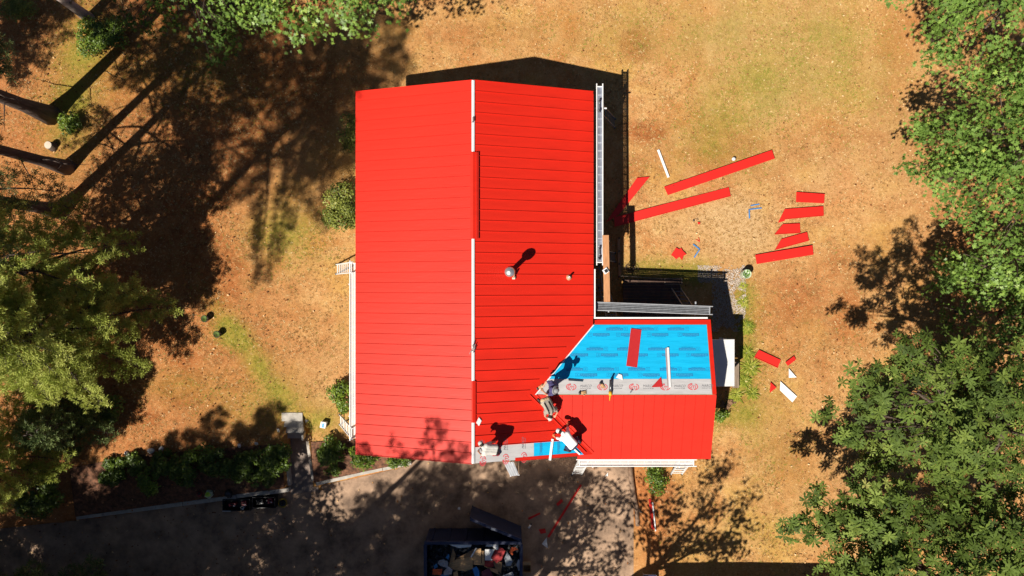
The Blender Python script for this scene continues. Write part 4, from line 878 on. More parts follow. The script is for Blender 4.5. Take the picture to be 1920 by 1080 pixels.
# orange-brown wooden plank with a box on it
wp = thing('wooden_plank', 'orange-brown wooden plank beside the right scaffold plank', 'plank', W(1136, 500, 2.84))
MB().bar(W(1135.5, 441, 2.86), W(1138, 566, 2.86), .245, .04).build('board', WOOD, wp)
for py in (452, 556): MB().bar(W(1131, py, 2.83), W(1143, py, 2.83), .04, .02).build('cleat', WOOD_OLD, wp)
bx = W(1135.5, 508, 2.92); t = thing('small_box', 'small white and black box on the orange wooden plank', 'box', bx-Vector((0, 0, .04)))
MB().box(bx, (.2, .2, .08), .6).build('case', mat('white_plastic', (.7, .7, .72), .5), t); MB().box(bx+Vector((.02, 0, .045)), (.13, .13, .02), .6).build('lid', BLACK, t)
# aluminium sheet hanging off the front rake
sh = thing('ribbed_sheet', 'small silvery ribbed sheet leaning below the front gable', 'metal sheet', W(958, 880, .6))
A4 = [W(944, 867, 2.2), W(963, 866, 2.2), W(973, 891, 1.7), W(957, 893, 1.7)]
m = MB(); m.slab(A4, .02); m.build('sheet', ALU, sh)
for k in range(4):
    t_ = (k+.5)/4; MB().bar(A4[0].lerp(A4[1], t_)+Vector((0, 0, .012)), A4[3].lerp(A4[2], t_)+Vector((0, 0, .012)), .025, .02).build('rib', ALU, sh)
for q in (A4[2], A4[3]): MB().bar(q+Vector((0, 0, -.02)), Vector((q.x, q.y, -.70)), .04, .04).build('prop', ALU, sh)
# ------------------------------------------------------------------ patio corner
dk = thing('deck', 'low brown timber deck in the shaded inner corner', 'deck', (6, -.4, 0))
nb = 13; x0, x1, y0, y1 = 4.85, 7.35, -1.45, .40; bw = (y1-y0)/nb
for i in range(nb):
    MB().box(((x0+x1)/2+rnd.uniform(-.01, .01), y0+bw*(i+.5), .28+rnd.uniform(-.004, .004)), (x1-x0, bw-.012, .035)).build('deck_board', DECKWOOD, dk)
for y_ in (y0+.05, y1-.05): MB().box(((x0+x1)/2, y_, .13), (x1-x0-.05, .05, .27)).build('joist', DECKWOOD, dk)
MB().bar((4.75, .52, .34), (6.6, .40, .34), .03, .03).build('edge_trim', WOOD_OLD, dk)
tb = thing('edging_timber', 'weathered timber lying along the edge of the house shadow', 'timber', W(1161, 480))
MB().bar(W(1159.5, 447, .08), W(1162, 519, .08), .12, .12).build('beam', WOOD, tb)
for py in (447, 471, 495, 519): MB().lathe(W(1160, py, 0), [(.035, -.1), (.035, .2), (.02, .22)], 8).build('stake', BLACK, tb)
pl = thing('planter_box', 'wooden planter box at the sunlit edge of the patio', 'planter', W(1262, 528))
p0, p1 = W(1246, 522, .3), W(1279, 533, .3); cx, cy = (p0.x+p1.x)/2, (p0.y+p1.y)/2; wx_, wy_ = p1.x-p0.x, p0.y-p1.y
for s_ in (-1, 1):
    MB().box((cx, cy+s_*wy_/2, .16), (wx_, .03, .32)).build('side_board', WOOD_OLD, pl); MB().box((cx+s_*(wx_/2-.015), cy, .16), (.03, wy_-.04, .32)).build('end_board', WOOD_OLD, pl)
MB().box((cx, cy, .12), (wx_-.07, wy_-.04, .2)).build('soil', SOIL, pl)
wc = thing('wire_coil', 'tangled dark wire coil lying on the lawn by the house shadow', 'wire', W(1184, 505))
m = MB(); rr = random.Random(3)
for k in range(5):
    c = W(1184, 505, .05)+Vector((rr.uniform(-.15, .15), rr.uniform(-.1, .1), .02*k)); R_ = rr.uniform(.10, .2); pts = [c+Vector((R_*math.cos(a)*1.2, R_*math.sin(a), .04*math.sin(2*a+k))) for a in [i*6.2832/18 for i in range(19)]]; m.tube(pts, .012, 5)
m.build('loops', mat('rusty_wire', (.05, .03, .025), .7), wc)
cn = W(1357, 680, 1.85); cp = thing('porch_canopy', 'white ribbed canopy over the side door of the wing', 'canopy', (8.5, -3.1, 0))
a, b = W(1377, 636, 1.80), W(1377, 724, 1.80); xin = WX-.26; m = MB(); n = 46; V = []
for i in range(n*2+1):
    y_ = a.y+(b.y-a.y)*i/(2*n); zz = .018*(i % 2)
    V += [(xin, y_, 1.98+zz), (a.x, y_, 1.80+zz), (xin, y_, 1.965+zz), (a.x, y_, 1.785+zz)]
m.add(V, [f for i in range(2*n) for f in ((4*i, 4*i+1, 4*i+5, 4*i+4), (4*i+2, 4*i+6, 4*i+7, 4*i+3), (4*i+1, 4*i+3, 4*i+7, 4*i+5))]); m.build('ribbed_sheet', WHITE_STEEL, cp)
MB().bar((a.x-.04, a.y-.02, 1.74), (a.x-.04, b.y+.02, 1.74), .05, .08).build('beam', WHITE_STEEL, cp)
for q in (a, b): MB().bar((a.x-.06, q.y+(.1 if q is b else -.1), 0), (a.x-.06, q.y+(.1 if q is b else -.1), 1.72), .08, .08).build('post', WHITE_STEEL, cp)
ws = thing('wooden_step', 'weathered wooden step beside the white canopy', 'step', W(1380, 702))
p0, p1 = W(1373, 679, .22), W(1386, 727, .22)
for i in range(3):
    x_ = p0.x+(p1.x-p0.x)*(i+.5)/3; MB().box((x_, (p0.y+p1.y)/2, .2), ((p1.x-p0.x)/3-.01, p0.y-p1.y, .04)).build('tread_board', WOOD_OLD, ws)
for y_ in (p0.y-.08, p1.y+.08): MB().box(((p0.x+p1.x)/2, y_, .08), (p1.x-p0.x-.02, .05, .2)).build('riser', WOOD_OLD, ws)
gp = W(1394, 514, 0); t = thing('glass_pot', 'round glass pot with a green plant on the gravel', 'pot', gp)
MB().lathe(gp, [(.14, 0), (.19, .08), (.205, .25), (.19, .42), (.20, .46), (.175, .46), (.165, .40)], 20).build('bowl', mat('pale_green_glass', (.42, .48, .36), .12, .15), t, True)
MB().lathe(gp, [(.15, .30), (.15, .385), (.02, .40)], 16).build('soil', SOIL, t)
m = MB(); rr = random.Random(9)
for k in range(60):
    a_ = rr.uniform(0, 6.28); q = rr.uniform(.02, .15); c = gp+Vector((q*math.cos(a_), q*math.sin(a_), .42+rr.uniform(0, .1))); d = Vector((math.cos(a_), math.sin(a_), .4))*.06; s_ = Vector((-math.sin(a_), math.cos(a_), 0))*.02
    m.add([c, c+d*.5+s_, c+d, c+d*.5-s_], [(0, 1, 2, 3)])
m.build('plant', mat('pot_plant_leaf', (.12, .24, .03), .5), t)
rb = thing('rubble_heap', 'small heap of earth and rubble at the wing corner', 'rubble', W(1368, 762))
for k in range(9):
    p = W(1350+rnd.uniform(0, 32), 758+rnd.uniform(-6, 8), 0); s_ = rnd.uniform(.07, .17); m = MB(); m.ellipsoid(p+Vector((0, 0, s_*.3)), (s_, s_*.8, s_*.6), Matrix.Rotation(k, 3, 'Z'), 8)
    for v in m.v: v += Vector((rnd.uniform(-1, 1), rnd.uniform(-1, 1), rnd.uniform(-1, 1)))*s_*.15
    m.build('clod', mat('brown_clod', (.16, .09, .05), .9, .4), rb)
# ------------------------------------------------------------------ roofing offcuts
def lay(pts, z=.03, th=.006): return [(p.x, p.y, p.z) for p in (W(x, y, z) for x, y in pts)]
def offcut(label, pts, m_=None, z=.085, rib=True, name='roofing_offcut', cat='metal offcut', group='red roofing offcuts on the lawn', bow=.02):
    P_ = [Vector(q) for q in lay(pts, z)]; c = sum(P_, Vector())/len(P_); g0 = gz1(c.x, c.y)
    r = thing(name, label, cat, (c.x, c.y, g0), group)
    m = MB(); m.slab([p+Vector((0, 0, g0)) for p in P_], .006); m.build('sheet', m_ or RED_SCRAP, r)
    if rib:
        L_ = max(((P_[i]-P_[(i+1) % len(P_)]).length, i) for i in range(len(P_)))[1]; a, b = P_[L_], P_[(L_+1) % len(P_)]; inn = (c-(a+b)/2).normalized()*.015; u = Vector((0, 0, g0+.012))
        MB().bar(a+inn+u, b+inn+u, .02, .025).build('seam_rib', m_ or RED_SCRAP, r)
    return r
def z7(l): return [(1150+x/4.155, 260+y/4.155) for x, y in l]
def z6(l): return [(1280+x/3, 360+y/3) for x, y in l]
def z8(l): return [(1280+x/3, 720+y/3) for x, y in l]
offcut('longest red metal strip, upper one on the lawn', z7([(395, 375), (1235, 88), (1258, 155), (425, 440)]))
offcut('long red metal strip reaching into the house shadow', z7([(5, 612), (900, 378), (915, 448), (12, 686)]))
offcut('slanted red metal strip with pointed ends by the house shadow', z7([(185, 305), (285, 295), (50, 585), (-60, 655)]), z=.10)
offcut('short red rectangle, topmost of the right row', z7([(1427, 415), (1648, 430), (1643, 503), (1424, 493)]))
offcut('red piece with a notched left point, second of the right row', z7([(1337, 548), (1637, 526), (1640, 600), (1340, 628), (1335, 640), (1283, 655)]))
offcut('small red trapezoid, third of the right row', z7([(1322, 665), (1453, 660), (1457, 735), (1255, 747)]))
offcut('tilted red trapezoid, fourth of the right row', z7([(1310, 782), (1510, 727), (1525, 795), (1258, 868)]))
offcut('red strip at the bottom of the right row', z7([(1105, 905), (1550, 830), (1560, 903), (1117, 977)]))
offcut('crumpled star-shaped red scrap near the planter', z7([(450, 905), (490, 848), (515, 862), (528, 850), (540, 870), (570, 900), (545, 915), (535, 948), (515, 920), (490, 940), (475, 925)]), rib=False)
offcut('red rectangle beside the grass clumps by the wing', z6([(403, 930), (430, 888), (553, 945), (535, 990)]))
offcut('tiny red rectangle right of the wing', z6([(577, 958), (625, 922), (638, 942), (592, 978)]))
offcut('small red triangle on the lawn below the wing ridge', z8([(495, -10), (528, 20), (490, 50)]), rib=False)
GW = 'white offcuts on the lawn'
offcut('small white triangle on the lawn right of the wing', z6([(597, 993), (641, 1043), (597, 1045)]), WHITE_STEEL, rib=False, group=GW)
offcut('white parallelogram on the lawn right of the wing', z8([(550, -15), (643, 70), (617, 103), (547, 35)]), WHITE_STEEL, rib=False, group=GW)
offcut('narrow white strip at the top left of the red strips', z7([(340, 90), (357, 83), (438, 298), (422, 305)]), WHITE_STEEL, rib=False, group=GW, z=.09)
p = W(1375.7, 298, .1); t = thing('ball', 'small white ball beside the longest red strip', 'ball', p-Vector((0, 0, .08)))
MB().ellipsoid(p, (.085, .085, .085)).build('shell', WHITE_STEEL, t, True); MB().lathe(p+Vector((0, 0, .078)), [(.02, 0), (.015, .01)], 8).build('valve', mat('grey_plug', (.4, .4, .4)), t)
BT = mat('blue_strip', (.05, .18, .42), .5)
def bits(label, segs, z=.04):
    q = W(*segs[0], z); r = thing('blue_offcut', label, 'plastic strip', (q.x, q.y, gz1(q.x, q.y)), 'blue strips on the lawn')
    for a, b in zip(segs, segs[1:]): MB().bar(W(*a, z), W(*b, z), .05, .03).build('strip', BT, r)
bits('blue L-shaped strip on the bare sandy patch', z7([(1060, 622), (1058, 552), (1155, 540)])); bits('short straight blue strip above the blue L', z7([(1070, 522), (1137, 510)])); bits('blue V-shaped strip near the star-shaped scrap', z7([(622, 822), (672, 862), (630, 925)]))
for lb, c in (('small red V-shaped scrap above the blue V', [(645, 785), (672, 803), (664, 770)]),):
    r = thing('wire_scrap', lb, 'scrap', W(*z7(c)[0])); MB().bar(W(*z7(c)[0], .03), W(*z7(c)[1], .03), .025, .02).build('strip', RED_SCRAP, r); MB().bar(W(*z7(c)[1], .03), W(*z7(c)[2], .05), .025, .02).build('strip', RED_SCRAP, r)
q = z7([(640, 632)])[0]; r = thing('glove', 'small tan and black work glove on the lawn', 'glove', W(*q)); TAN = mat('tan_leather', (.42, .25, .12), .8)
def glove(root, c, k=1.0, rz=0.0):
    R_ = Matrix.Rotation(rz, 3, 'Z'); m = MB(); m.ellipsoid(c+Vector((0, 0, .025)), (.06*k, .05*k, .022), R_, 10)
    for i in range(4): m.capsule(c+R_@Vector((.04*k, (-.033+.022*i)*k, .025)), c+R_@Vector((.12*k, (-.045+.03*i)*k, .02)), .012*k, .01*k, 6)
    m.capsule(c+R_@Vector((0, -.04*k, .025)), c+R_@Vector((.05*k, -.09*k, .02)), .013*k, .011*k, 6); m.build('palm', TAN, root, True)
    m = MB(); m.ellipsoid(c+R_@Vector((-.08*k, 0, .028)), (.045*k, .055*k, .026), R_, 10); m.build('cuff', BLACK, root, True)
glove(r, W(*q, .02), 1.0, .3)
offcut('tiny red scrap beside the work glove on the lawn', z7([(655, 650), (675, 650), (676, 665), (660, 668)]), rib=False)
# driveway scraps
GD = 'red scraps on the driveway'; dz = -.66
def dscrap(label, pts, m_=None, name='roofing_offcut'):
    P_ = [W(x, y, dz) for x, y in pts]; c = sum(P_, Vector())/len(P_); r = thing(name, label, 'metal offcut', (c.x, c.y, -.70), GD)
    MB().slab(P_, .006).build('sheet', m_ or RED_SCRAP, r); MB().bar(P_[0]+Vector((0, 0, .006)), P_[1]+Vector((0, 0, .006)), .012, .012).build('bent_edge', m_ or RED_SCRAP, r)
dscrap('long thin red strip lying across the driveway', [(1088, 908), (1091, 910), (1030, 1008), (1026, 1006)]); dscrap('small red scrap left of the long thin strip', [(1043, 945), (1053, 935), (1056, 940), (1046, 949)])
dscrap('short red strip by the dumpster gate', [(990, 971), (1012, 961), (1013, 964), (991, 975)]); dscrap('faint red scrap right of the dumpster gate', [(1010, 993), (1022, 991), (1024, 999), (1014, 1001)])
dscrap('white bent scrap at the foot of the long red strip', [(1016, 1020), (1025, 1008), (1027, 1028)], WHITE_STEEL); dscrap('small white scrap on the driveway below the wing', [(1134, 893), (1140, 886), (1140, 893)], WHITE_STEEL)
dscrap('tiny white scrap above the dumpster', [(859, 951), (863, 951), (863, 956), (858, 955)], WHITE_STEEL)
r = thing('trim_strip', 'narrow red and white trim strip right of the driveway', 'trim', G(6.2, -9.6))
def gw(px, py, dz_=.06):
    p = W(px, py, -.3); return Vector((p.x, p.y, gz1(p.x, p.y)+dz_))
MB().bar(gw(1218, 935), gw(1223, 990), .11, .02).build('red_flange', RED_SCRAP, r); MB().bar(gw(1222, 940, .09), gw(1227, 992, .09), .05, .03).build('white_flange', WHITE_STEEL, r)
lg = thing('log', 'weathered log edging the right side of the driveway', 'log', G(5.5, -9.6))
pts = [gw(1184, 878, .02), gw(1186, 905, .02), gw(1190, 935, .02), gw(1196, 958, .02), gw(1198, 990, .0)]; pts = [Vector((p.x, p.y, -.60)) for p in pts]
MB().tube(pts, [.12, .12, .13, .11, .09], 10).build('stem', mat('old_log', (.20, .13, .09), .9, .4, 6, .8, 20), lg, True)
MB().tube([pts[3]+Vector((.05, 0, 0)), pts[3]+Vector((.45, -.35, .02)), pts[3]+Vector((.5, -.8, 0))], [.07, .05, .02], 8).build('root_stub', mat('old_log', (.2, .13, .09)), lg, True)
# ------------------------------------------------------------------ things on the roof
RG = 'loose pieces on the blue roof'
def rcut(label, pts, k, m_, lift=.03, name='roofing_offcut', cat='metal offcut'):
    P_ = [on(x, y, k, lift) for x, y in pts]; c = sum(P_, Vector())/len(P_); r = thing(name, label, cat, on((pts[0][0]+pts[2][0])/2, (pts[0][1]+pts[2][1])/2, k), RG)
    MB().slab(P_, .008).build('sheet', m_, r); MB().bar(P_[0]+Vector((0, 0, .008)), P_[1]+Vector((0, 0, .008)), .015, .014).build('bent_edge', m_, r); return r
c5 = lambda l: [crop5(x, y) for x, y in l]
DULL = mat('dull_red_offcut', (.42, .018, .02), .5, .06)
rcut('red rectangular panel lying on the blue underlayment', c5([(1026, 178), (1088, 187), (1062, 410), (998, 400)]), 'n', DULL)
rcut('red triangle lying on the grey printed band', c5([(1203, 468), (1212, 525), (1148, 528)]), 'n', DULL)
wa = rcut('white and grey angle strip on the blue underlayment', c5([(1240, 292), (1252, 292), (1265, 528), (1252, 530)]), 'n', WHITE_STEEL, .05, 'angle_strip', 'angle strip')
P_ = [on(*crop5(x, y), 'n', .035) for x, y in [(1230, 296), (1241, 293), (1252, 526), (1243, 520)]]; MB().slab(P_, .012).build('side_flange', mat('grey_red_flange', (.30, .24, .25), .5), wa)
rcut('scrap of white paper beside the black and yellow tool', [(1155, 708), (1160, 701), (1166, 703), (1168, 713)], 'n', WHITE_STEEL, .05, 'paper_scrap', 'paper')
rcut('thin dark strip at the edge of the grey printed band', c5([(652, 478), (742, 485), (740, 494), (655, 488)]), 'n', mat('dark_strip', (.012, .03, .05), .5), .03, 'dark_strip', 'strip')
rcut('torn white underlay scrap on the main ridge', [(893, 793), (898, 783), (903, 789), (898, 799)], 'm', WHITE_STEEL, .06, 'paper_scrap', 'paper')
t = thing('caulking_gun', 'black tube with yellow nozzle tool standing out on the ridge of the wing', 'tool', on(1146, 735, 'n'))
a, b, c, d = on(1145.5, 712, 'n', .12), on(1144.5, 734, 'n', .09), on(1144, 742, 's', .09), on(1143, 751, 's', .06)
MB().tube([a, b], .055, 14).build('barrel', mat('dark_steel', (.10, .10, .11), .3, metal=.6), t, True); MB().tube([b, c], [.07, .055], 12).build('collar', YELLOW, t, True)
MB().tube([c, d], [.03, .015], 10).build('nozzle', YELLOW, t, True); MB().bar(a, a+Vector((.02, .1, .08)), .03, .1).build('handle', BLACK, t); MB().bar(on(1144.5, 730, 'n', .06), on(1144.5, 730, 'n', .0), .03, .05).build('trigger', BLACK, t)
for px, py, k, lb, rz in ((1129, 722, 'n', 'black and tan glove on the red printed logo', -1.0), (1092, 736, 'n', 'tan glove at the edge of the wing ridge', .1), (1012, 726, 'n', 'glove lying at the left tip of the printed band', .5)):
    r = thing('glove', lb, 'glove', on(px, py, k), RG); glove(r, on(px, py, k, .02), 1.25, rz)
t = thing('utility_knife', 'small grey utility knife on the printed band', 'knife', on(1183, 734, 'n')); a, b = on(1185.5, 731, 'n', .04), on(1181.5, 737, 'n', .04)
MB().bar(a, a.lerp(b, .7), .05, .03).build('handle', mat('knife_grey', (.18, .18, .2), .4), t); MB().bar(a.lerp(b, .7), b, .03, .012).build('blade', STEEL, t)
t = thing('strap_knot', 'grey knotted strap hanging over the main ridge', 'strap', (XR, Y(652), ZR+.06)); m = MB(); rr = random.Random(2)
for k in range(7): m.tube([(XR, Y(652), ZR+.09), (XR+rr.uniform(-.1, .1), Y(652)+rr.uniform(-.15, .15), ZR+.1), (XR+rr.uniform(-.16, .14), Y(652)+rr.uniform(-.28, .28), ZR+.09)], .012, 5)
m.build('cords', mat('grey_webbing', (.25, .22, .22), .8), t)
t = thing('ridge_clip', 'small dark clip on the white ridge strip', 'clip', (XR, Y(224), ZR+.06)); MB().box((XR+.01, Y(224), ZR+.08), (.06, .16, .03)).build('plate', mat('clip_grey', (.12, .1, .1), .5), t); MB().box((XR-.02, Y(230), ZR+.1), (.03, .05, .03)).build('screw', STEEL, t)
# ------------------------------------------------------------------ roofers
SKIN = mat('skin', (.48, .25, .16), .55, .08); EYE = mat('eye', (.02, .015, .01), .2); HAIR = mat('dark_hair', (.02, .013, .01), .7)
def remesh(o, v):
    m = o.modifiers.new('remesh', 'REMESH'); m.mode = 'VOXEL'; m.voxel_size = v; m.use_smooth_shade = True
    s_ = o.modifiers.new('smooth', 'SMOOTH'); s_.factor = .5; s_.iterations = 3
def hand(m, wrist, tip, palm_n):
    wrist, tip = Vector(wrist), Vector(tip); d = (tip-wrist).normalized(); n = Vector(palm_n).normalized(); n = (n-d*n.dot(d)).normalized(); s_ = d.cross(n)
    c = wrist+d*.085
    for q in (-.028, 0, .028): m.capsule(wrist+d*.02+s_*q*.6, c+s_*q, .018, .016, 8)
    for i, l in enumerate((.068, .082, .076, .056)):
        a = c+s_*(-.033+.022*i); k = a+d*l*.55+n*.012; m.capsule(a, k, .0100, .0095, 7); m.capsule(k, k+d*l*.4+n*.028, .0095, .008, 7)
    a = wrist+d*.03-s_*.03; k = a+d*.035-s_*.035; m.capsule(a, k, .012, .011, 7); m.capsule(k, k+d*.03+n*.012-s_*.004, .011, .009, 7)
def person(label, J, shirt_m, pants_m, shoe_m, hat=None, look=(0, -1, -.3), glove_m=None, hat_m=None, sleeves=.55, extras=None):
    """J: joints in world space. pelvis chest neck head; shoulder/elbow/wrist/hand L R; hip/knee/ankle/toe L R"""
    J = {k: Vector(v) for k, v in J.items()}; low = min(J['ankleL'].z, J['ankleR'].z)-.06
    root = thing('person', label, 'person', ((J['ankleL'].x+J['ankleR'].x)/2, (J['ankleL'].y+J['ankleR'].y)/2, low), 'roofers at work')
    m = MB(); sp = J['chest']-J['pelvis']; side = (J['shoulderR']-J['shoulderL']).normalized()
    mid = J['pelvis'].lerp(J['chest'], .5); fw = sp.normalized().cross(side)
    def torso(mm, g):
        for q in (-.085, 0, .085): mm.capsule(J['pelvis']+side*q, mid+side*q, .115+g, .105+g)
        for q in (-.10, 0, .10): mm.capsule(mid+side*q*.8, J['chest']+side*q, .105+g, .115+g)
        mm.capsule(J['shoulderL'], J['shoulderR'], .07+g, .07+g); mm.capsule(J['chest'], J['neck'], .10+g, .065+g)
    torso(m, 0)
    hd = J['head']; look = Vector(look).normalized(); upv = (hd-J['neck']).normalized(); look = (look-upv*look.dot(upv)).normalized(); sx_ = look.cross(upv); HM = Matrix((look, sx_, upv)).transposed()
    m.capsule(J['neck'], hd-upv*.04, .056, .055)
    m.ellipsoid(hd, (.098, .078, .115), HM); m.ellipsoid(hd+look*.035-upv*.06, (.06, .055, .06), HM)          # skull, jaw
    m.capsule(hd+look*.092+upv*.01, hd+look*.113-upv*.028, .010, .016, 8)                                       # nose
    for q in (-1, 1): m.ellipsoid(hd+sx_*q*.08-upv*.01, (.022, .012, .034), HM, 8)
    for S in 'LR':
        sh, el, wr, hn = (J[k+S] for k in ('shoulder', 'elbow', 'wrist', 'hand'))
        m.capsule(sh, el, .054, .042); m.capsule(el, wr, .042, .028); hand(m, wr, hn, Vector((0, 0, -1))+fw*.3)
        hp, kn, an, to = (J[k+S] for k in ('hip', 'knee', 'ankle', 'toe'))
        m.capsule(hp, kn, .088, .06); m.capsule(kn, kn.lerp(an, .35), .058, .062); m.capsule(kn.lerp(an, .35), an, .06, .038); m.capsule(an, to, .04, .03)
    body = m.build('body', SKIN, root, True); remesh(body, .0085)
    f = MB()
    for q in (-1, 1): f.ellipsoid(hd+look*.088+sx_*q*.032+upv*.018, (.012, .014, .010), HM, 8)
    f.build('eyes', EYE, root, True)
    f = MB(); f.bar(hd+look*.094-upv*.062-sx_*.022, hd+look*.094-upv*.062+sx_*.022, .014, .01); f.build('mouth', mat('lips', (.3, .10, .08), .5), root)
    f = MB(); f.ellipsoid(hd-look*.014+upv*.016, (.101, .087, .117), HM); f.build('hair', HAIR, root, True)
    f = MB(); torso(f, .018)
    for S in 'LR':
        sh, el = J['shoulder'+S], J['elbow'+S]; f.capsule(sh, sh.lerp(el, sleeves), .074, .066)
        if sleeves > .9: f.capsule(el, el.lerp(J['wrist'+S], .85), .062, .048)
    o = f.build('shirt', shirt_m, root, True); remesh(o, .016)
    f = MB()
    for q in (-.085, 0, .085): f.capsule(J['pelvis']+side*q-sp.normalized()*.05, J['pelvis']+side*q+sp.normalized()*.03, .125, .128)
    for S in 'LR':
        hp, kn, an = J['hip'+S], J['knee'+S], J['ankle'+S]; f.capsule(hp, kn, .108, .08); f.capsule(kn, an.lerp(kn, .08), .08, .062)
    o = f.build('trousers', pants_m, root, True); remesh(o, .016)
    for S in 'LR':
        an, to = J['ankle'+S], J['toe'+S]; f = MB(); d = (to-an).normalized(); f.capsule(an-d*.04-Vector((0, 0, .01)), to+d*.03, .058, .048); f.capsule(an, an+Vector((0, 0, .05)), .055, .06)
        o = f.build('shoe', shoe_m, root, True); remesh(o, .012)
        if glove_m:
            wr, hn = J['wrist'+S], J['hand'+S]; f = MB(); hand(f, wr, hn, Vector((0, 0, -1))+fw*.3)
            for v in f.v: pass
            f.capsule(wr-(hn-wr).normalized()*.05, wr+(hn-wr).normalized()*.03, .042, .036); o = f.build('glove', glove_m, root, True); remesh(o, .006); o.modifiers['remesh'].voxel_size = .006
            o.modifiers.new('puff', 'DISPLACE').strength = .008
    if hat:
        hm = hat_m; c = hd+upv*.03
        f = MB(); prof = [(1.0, 0), (1.02, .03), (.96, .07), (.75, .105), (.4, .122), (.05, .126)]
        n = 20; vs = []
        for r_, z in prof:
            for k in range(n):
                a = 2*math.pi*k/n; vs.append(c+look*(.112*r_*math.cos(a)-.008)+sx_*(.094*r_*math.sin(a))+upv*z)
        f.add(vs, [(i*n+k, i*n+(k+1) % n, (i+1)*n+(k+1) % n, (i+1)*n+k) for i in range(5) for k in range(n)]+[tuple(range(5*n, 6*n))]); cap = f.build('cap', hm, root, True)
        f = MB()
        if hat == 'brim':
            ring_ = [(r_, a) for r_ in (.105, .185) for a in range(24)]; f.add([c+look*r_*math.cos(a*6.2832/24)+sx_*r_*.92*math.sin(a*6.2832/24)-upv*(.02*(r_ > .15)) for r_, a in ring_], [(k, (k+1) % 24, 24+(k+1) % 24, 24+k) for k in range(24)])
        else:
            pts = [c+look*.10*math.cos(t)+sx_*.09*math.sin(t) for t in (-1.1, -.55, 0, .55, 1.1)]; p2 = [c+look*(.115+.085*math.cos(t))+sx_*.075*math.sin(t)-upv*.012 for t in (-1.1, -.55, 0, .55, 1.1)]
            f.add(pts+p2, [(i, i+1, 6+i, 5+i) for i in range(4)])
        o = f.build('brim', hm, cap, True); sol = o.modifiers.new('s', 'SOLIDIFY'); sol.thickness = .006
    for nm, mt, fn in (extras or []):
        f = MB(); fn(f, J); f.build(nm, mt, root, True)
    return root
NAVY = mat('navy_cloth', (.055, .05, .14), .85, .25, 10, .3, 25); GREYC = mat('grey_brown_cloth', (.30, .26, .22), .85, .2, 8, .3, 25); WHITEC = mat('white_cloth', (.78, .77, .76), .85, .05, 8, .3, 20)
PALEC = mat('pale_grey_cloth', (.52, .50, .47), .85, .1, 8, .3, 20); KHAKI = mat('khaki_cloth', (.50, .38, .23), .85, .15, 8); DARKC = mat('charcoal_cloth', (.02, .018, .022), .9, .3, 8); BLUEC = mat('dark_denim', (.02, .03, .08), .9, .3, 8)
CAPG = mat('grey_cap', (.22, .22, .23), .8, .15); CAPW = mat('white_maroon_cap', (.55, .5, .5), .8, .1); ORANGE = mat('orange_glove', (.70, .26, .10), .7); PINK = mat('red_glove', (.55, .02, .10), .6); SHOE = mat('dark_shoe', (.02, .018, .018), .6, .3); SHOE2 = mat('pale_shoe', (.6, .55, .5), .6)
def R3(px, py, k, h): return on(px, py, k, h)          # point h above a roof plane, seen at a photo pixel
# navy shirt, upright, leaning west over the valley
person('roofer in navy shirt and grey brimmed hat, upright at the tip of the wing ridge', {
 'pelvis': R3(1041, 727, 'n', .78), 'chest': R3(1035, 727, 'n', 1.16), 'neck': R3(1035, 729, 'n', 1.32), 'head': R3(1041, 731, 'n', 1.42),
 'shoulderL': R3(1035, 738, 'n', 1.18), 'elbowL': R3(1026, 741, 'n', .92), 'wristL': R3(1019, 734, 'n', .78), 'handL': R3(1014, 730, 'n', .72),
 'shoulderR': R3(1034, 717, 'n', 1.18), 'elbowR': R3(1024, 716, 'n', .95), 'wristR': R3(1019, 724, 'n', .82), 'handR': R3(1014, 727, 'n', .74),
 'hipL': R3(1041, 732, 'n', .76), 'kneeL': R3(1033, 733, 'n', .44), 'ankleL': R3(1039, 733, 'n', .08), 'toeL': R3(1031, 734, 'n', .05),
 'hipR': R3(1041, 722, 'n', .76), 'kneeR': R3(1033, 720, 'n', .44), 'ankleR': R3(1039, 720, 'n', .08), 'toeR': R3(1031, 719, 'n', .05)},
 NAVY, DARKC, SHOE, 'brim', (1, .4, -.3), None, CAPG)
# grey-brown shirt on hands and knees, head towards the viewer's bottom
def suspenders(f, J):
    for q in (-.09, .09):
        sd_ = (J['shoulderR']-J['shoulderL']).normalized()*q; u = Vector((0, 0, .145)); f.tube([J['pelvis']+sd_+u, J['pelvis'].lerp(J['chest'], .5)+sd_+u*.98, J['chest']+sd_+u, J['neck']+sd_*.8+Vector((0, 0, .11))], .018, 6)
person('roofer in grey shirt and khaki trousers kneeling below the navy one', {
 'pelvis': R3(1024, 753, 'm', .58), 'chest': R3(1032, 769, 'm', .66), 'neck': R3(1033, 775, 'm', .68), 'head': R3(1032, 781, 'm', .64),
 'shoulderL': R3(1041, 766, 'm', .62), 'elbowL': R3(1045, 773, 'm', .36), 'wristL': R3(1042, 779, 'm', .12), 'handL': R3(1039, 783, 'm', .04),
 'shoulderR': R3(1023, 772, 'm', .62), 'elbowR': R3(1022, 780, 'm', .36), 'wristR': R3(1029, 787, 'm', .12), 'handR': R3(1034, 790, 'm', .04),
 'hipL': R3(1028, 750, 'm', .54), 'kneeL': R3(1034, 757, 'm', .10), 'ankleL': R3(1028, 743, 'm', .08), 'toeL': R3(1024, 738, 'm', .05),
 'hipR': R3(1020, 755, 'm', .54), 'kneeR': R3(1022, 763, 'm', .12), 'ankleR': R3(1014, 754, 'm', .08), 'toeR': R3(1010, 750, 'm', .05)},
 GREYC, KHAKI, SHOE, 'cap', (.1, -.6, -1), None, CAPW, extras=[('harness_strap', BLACK, suspenders)])
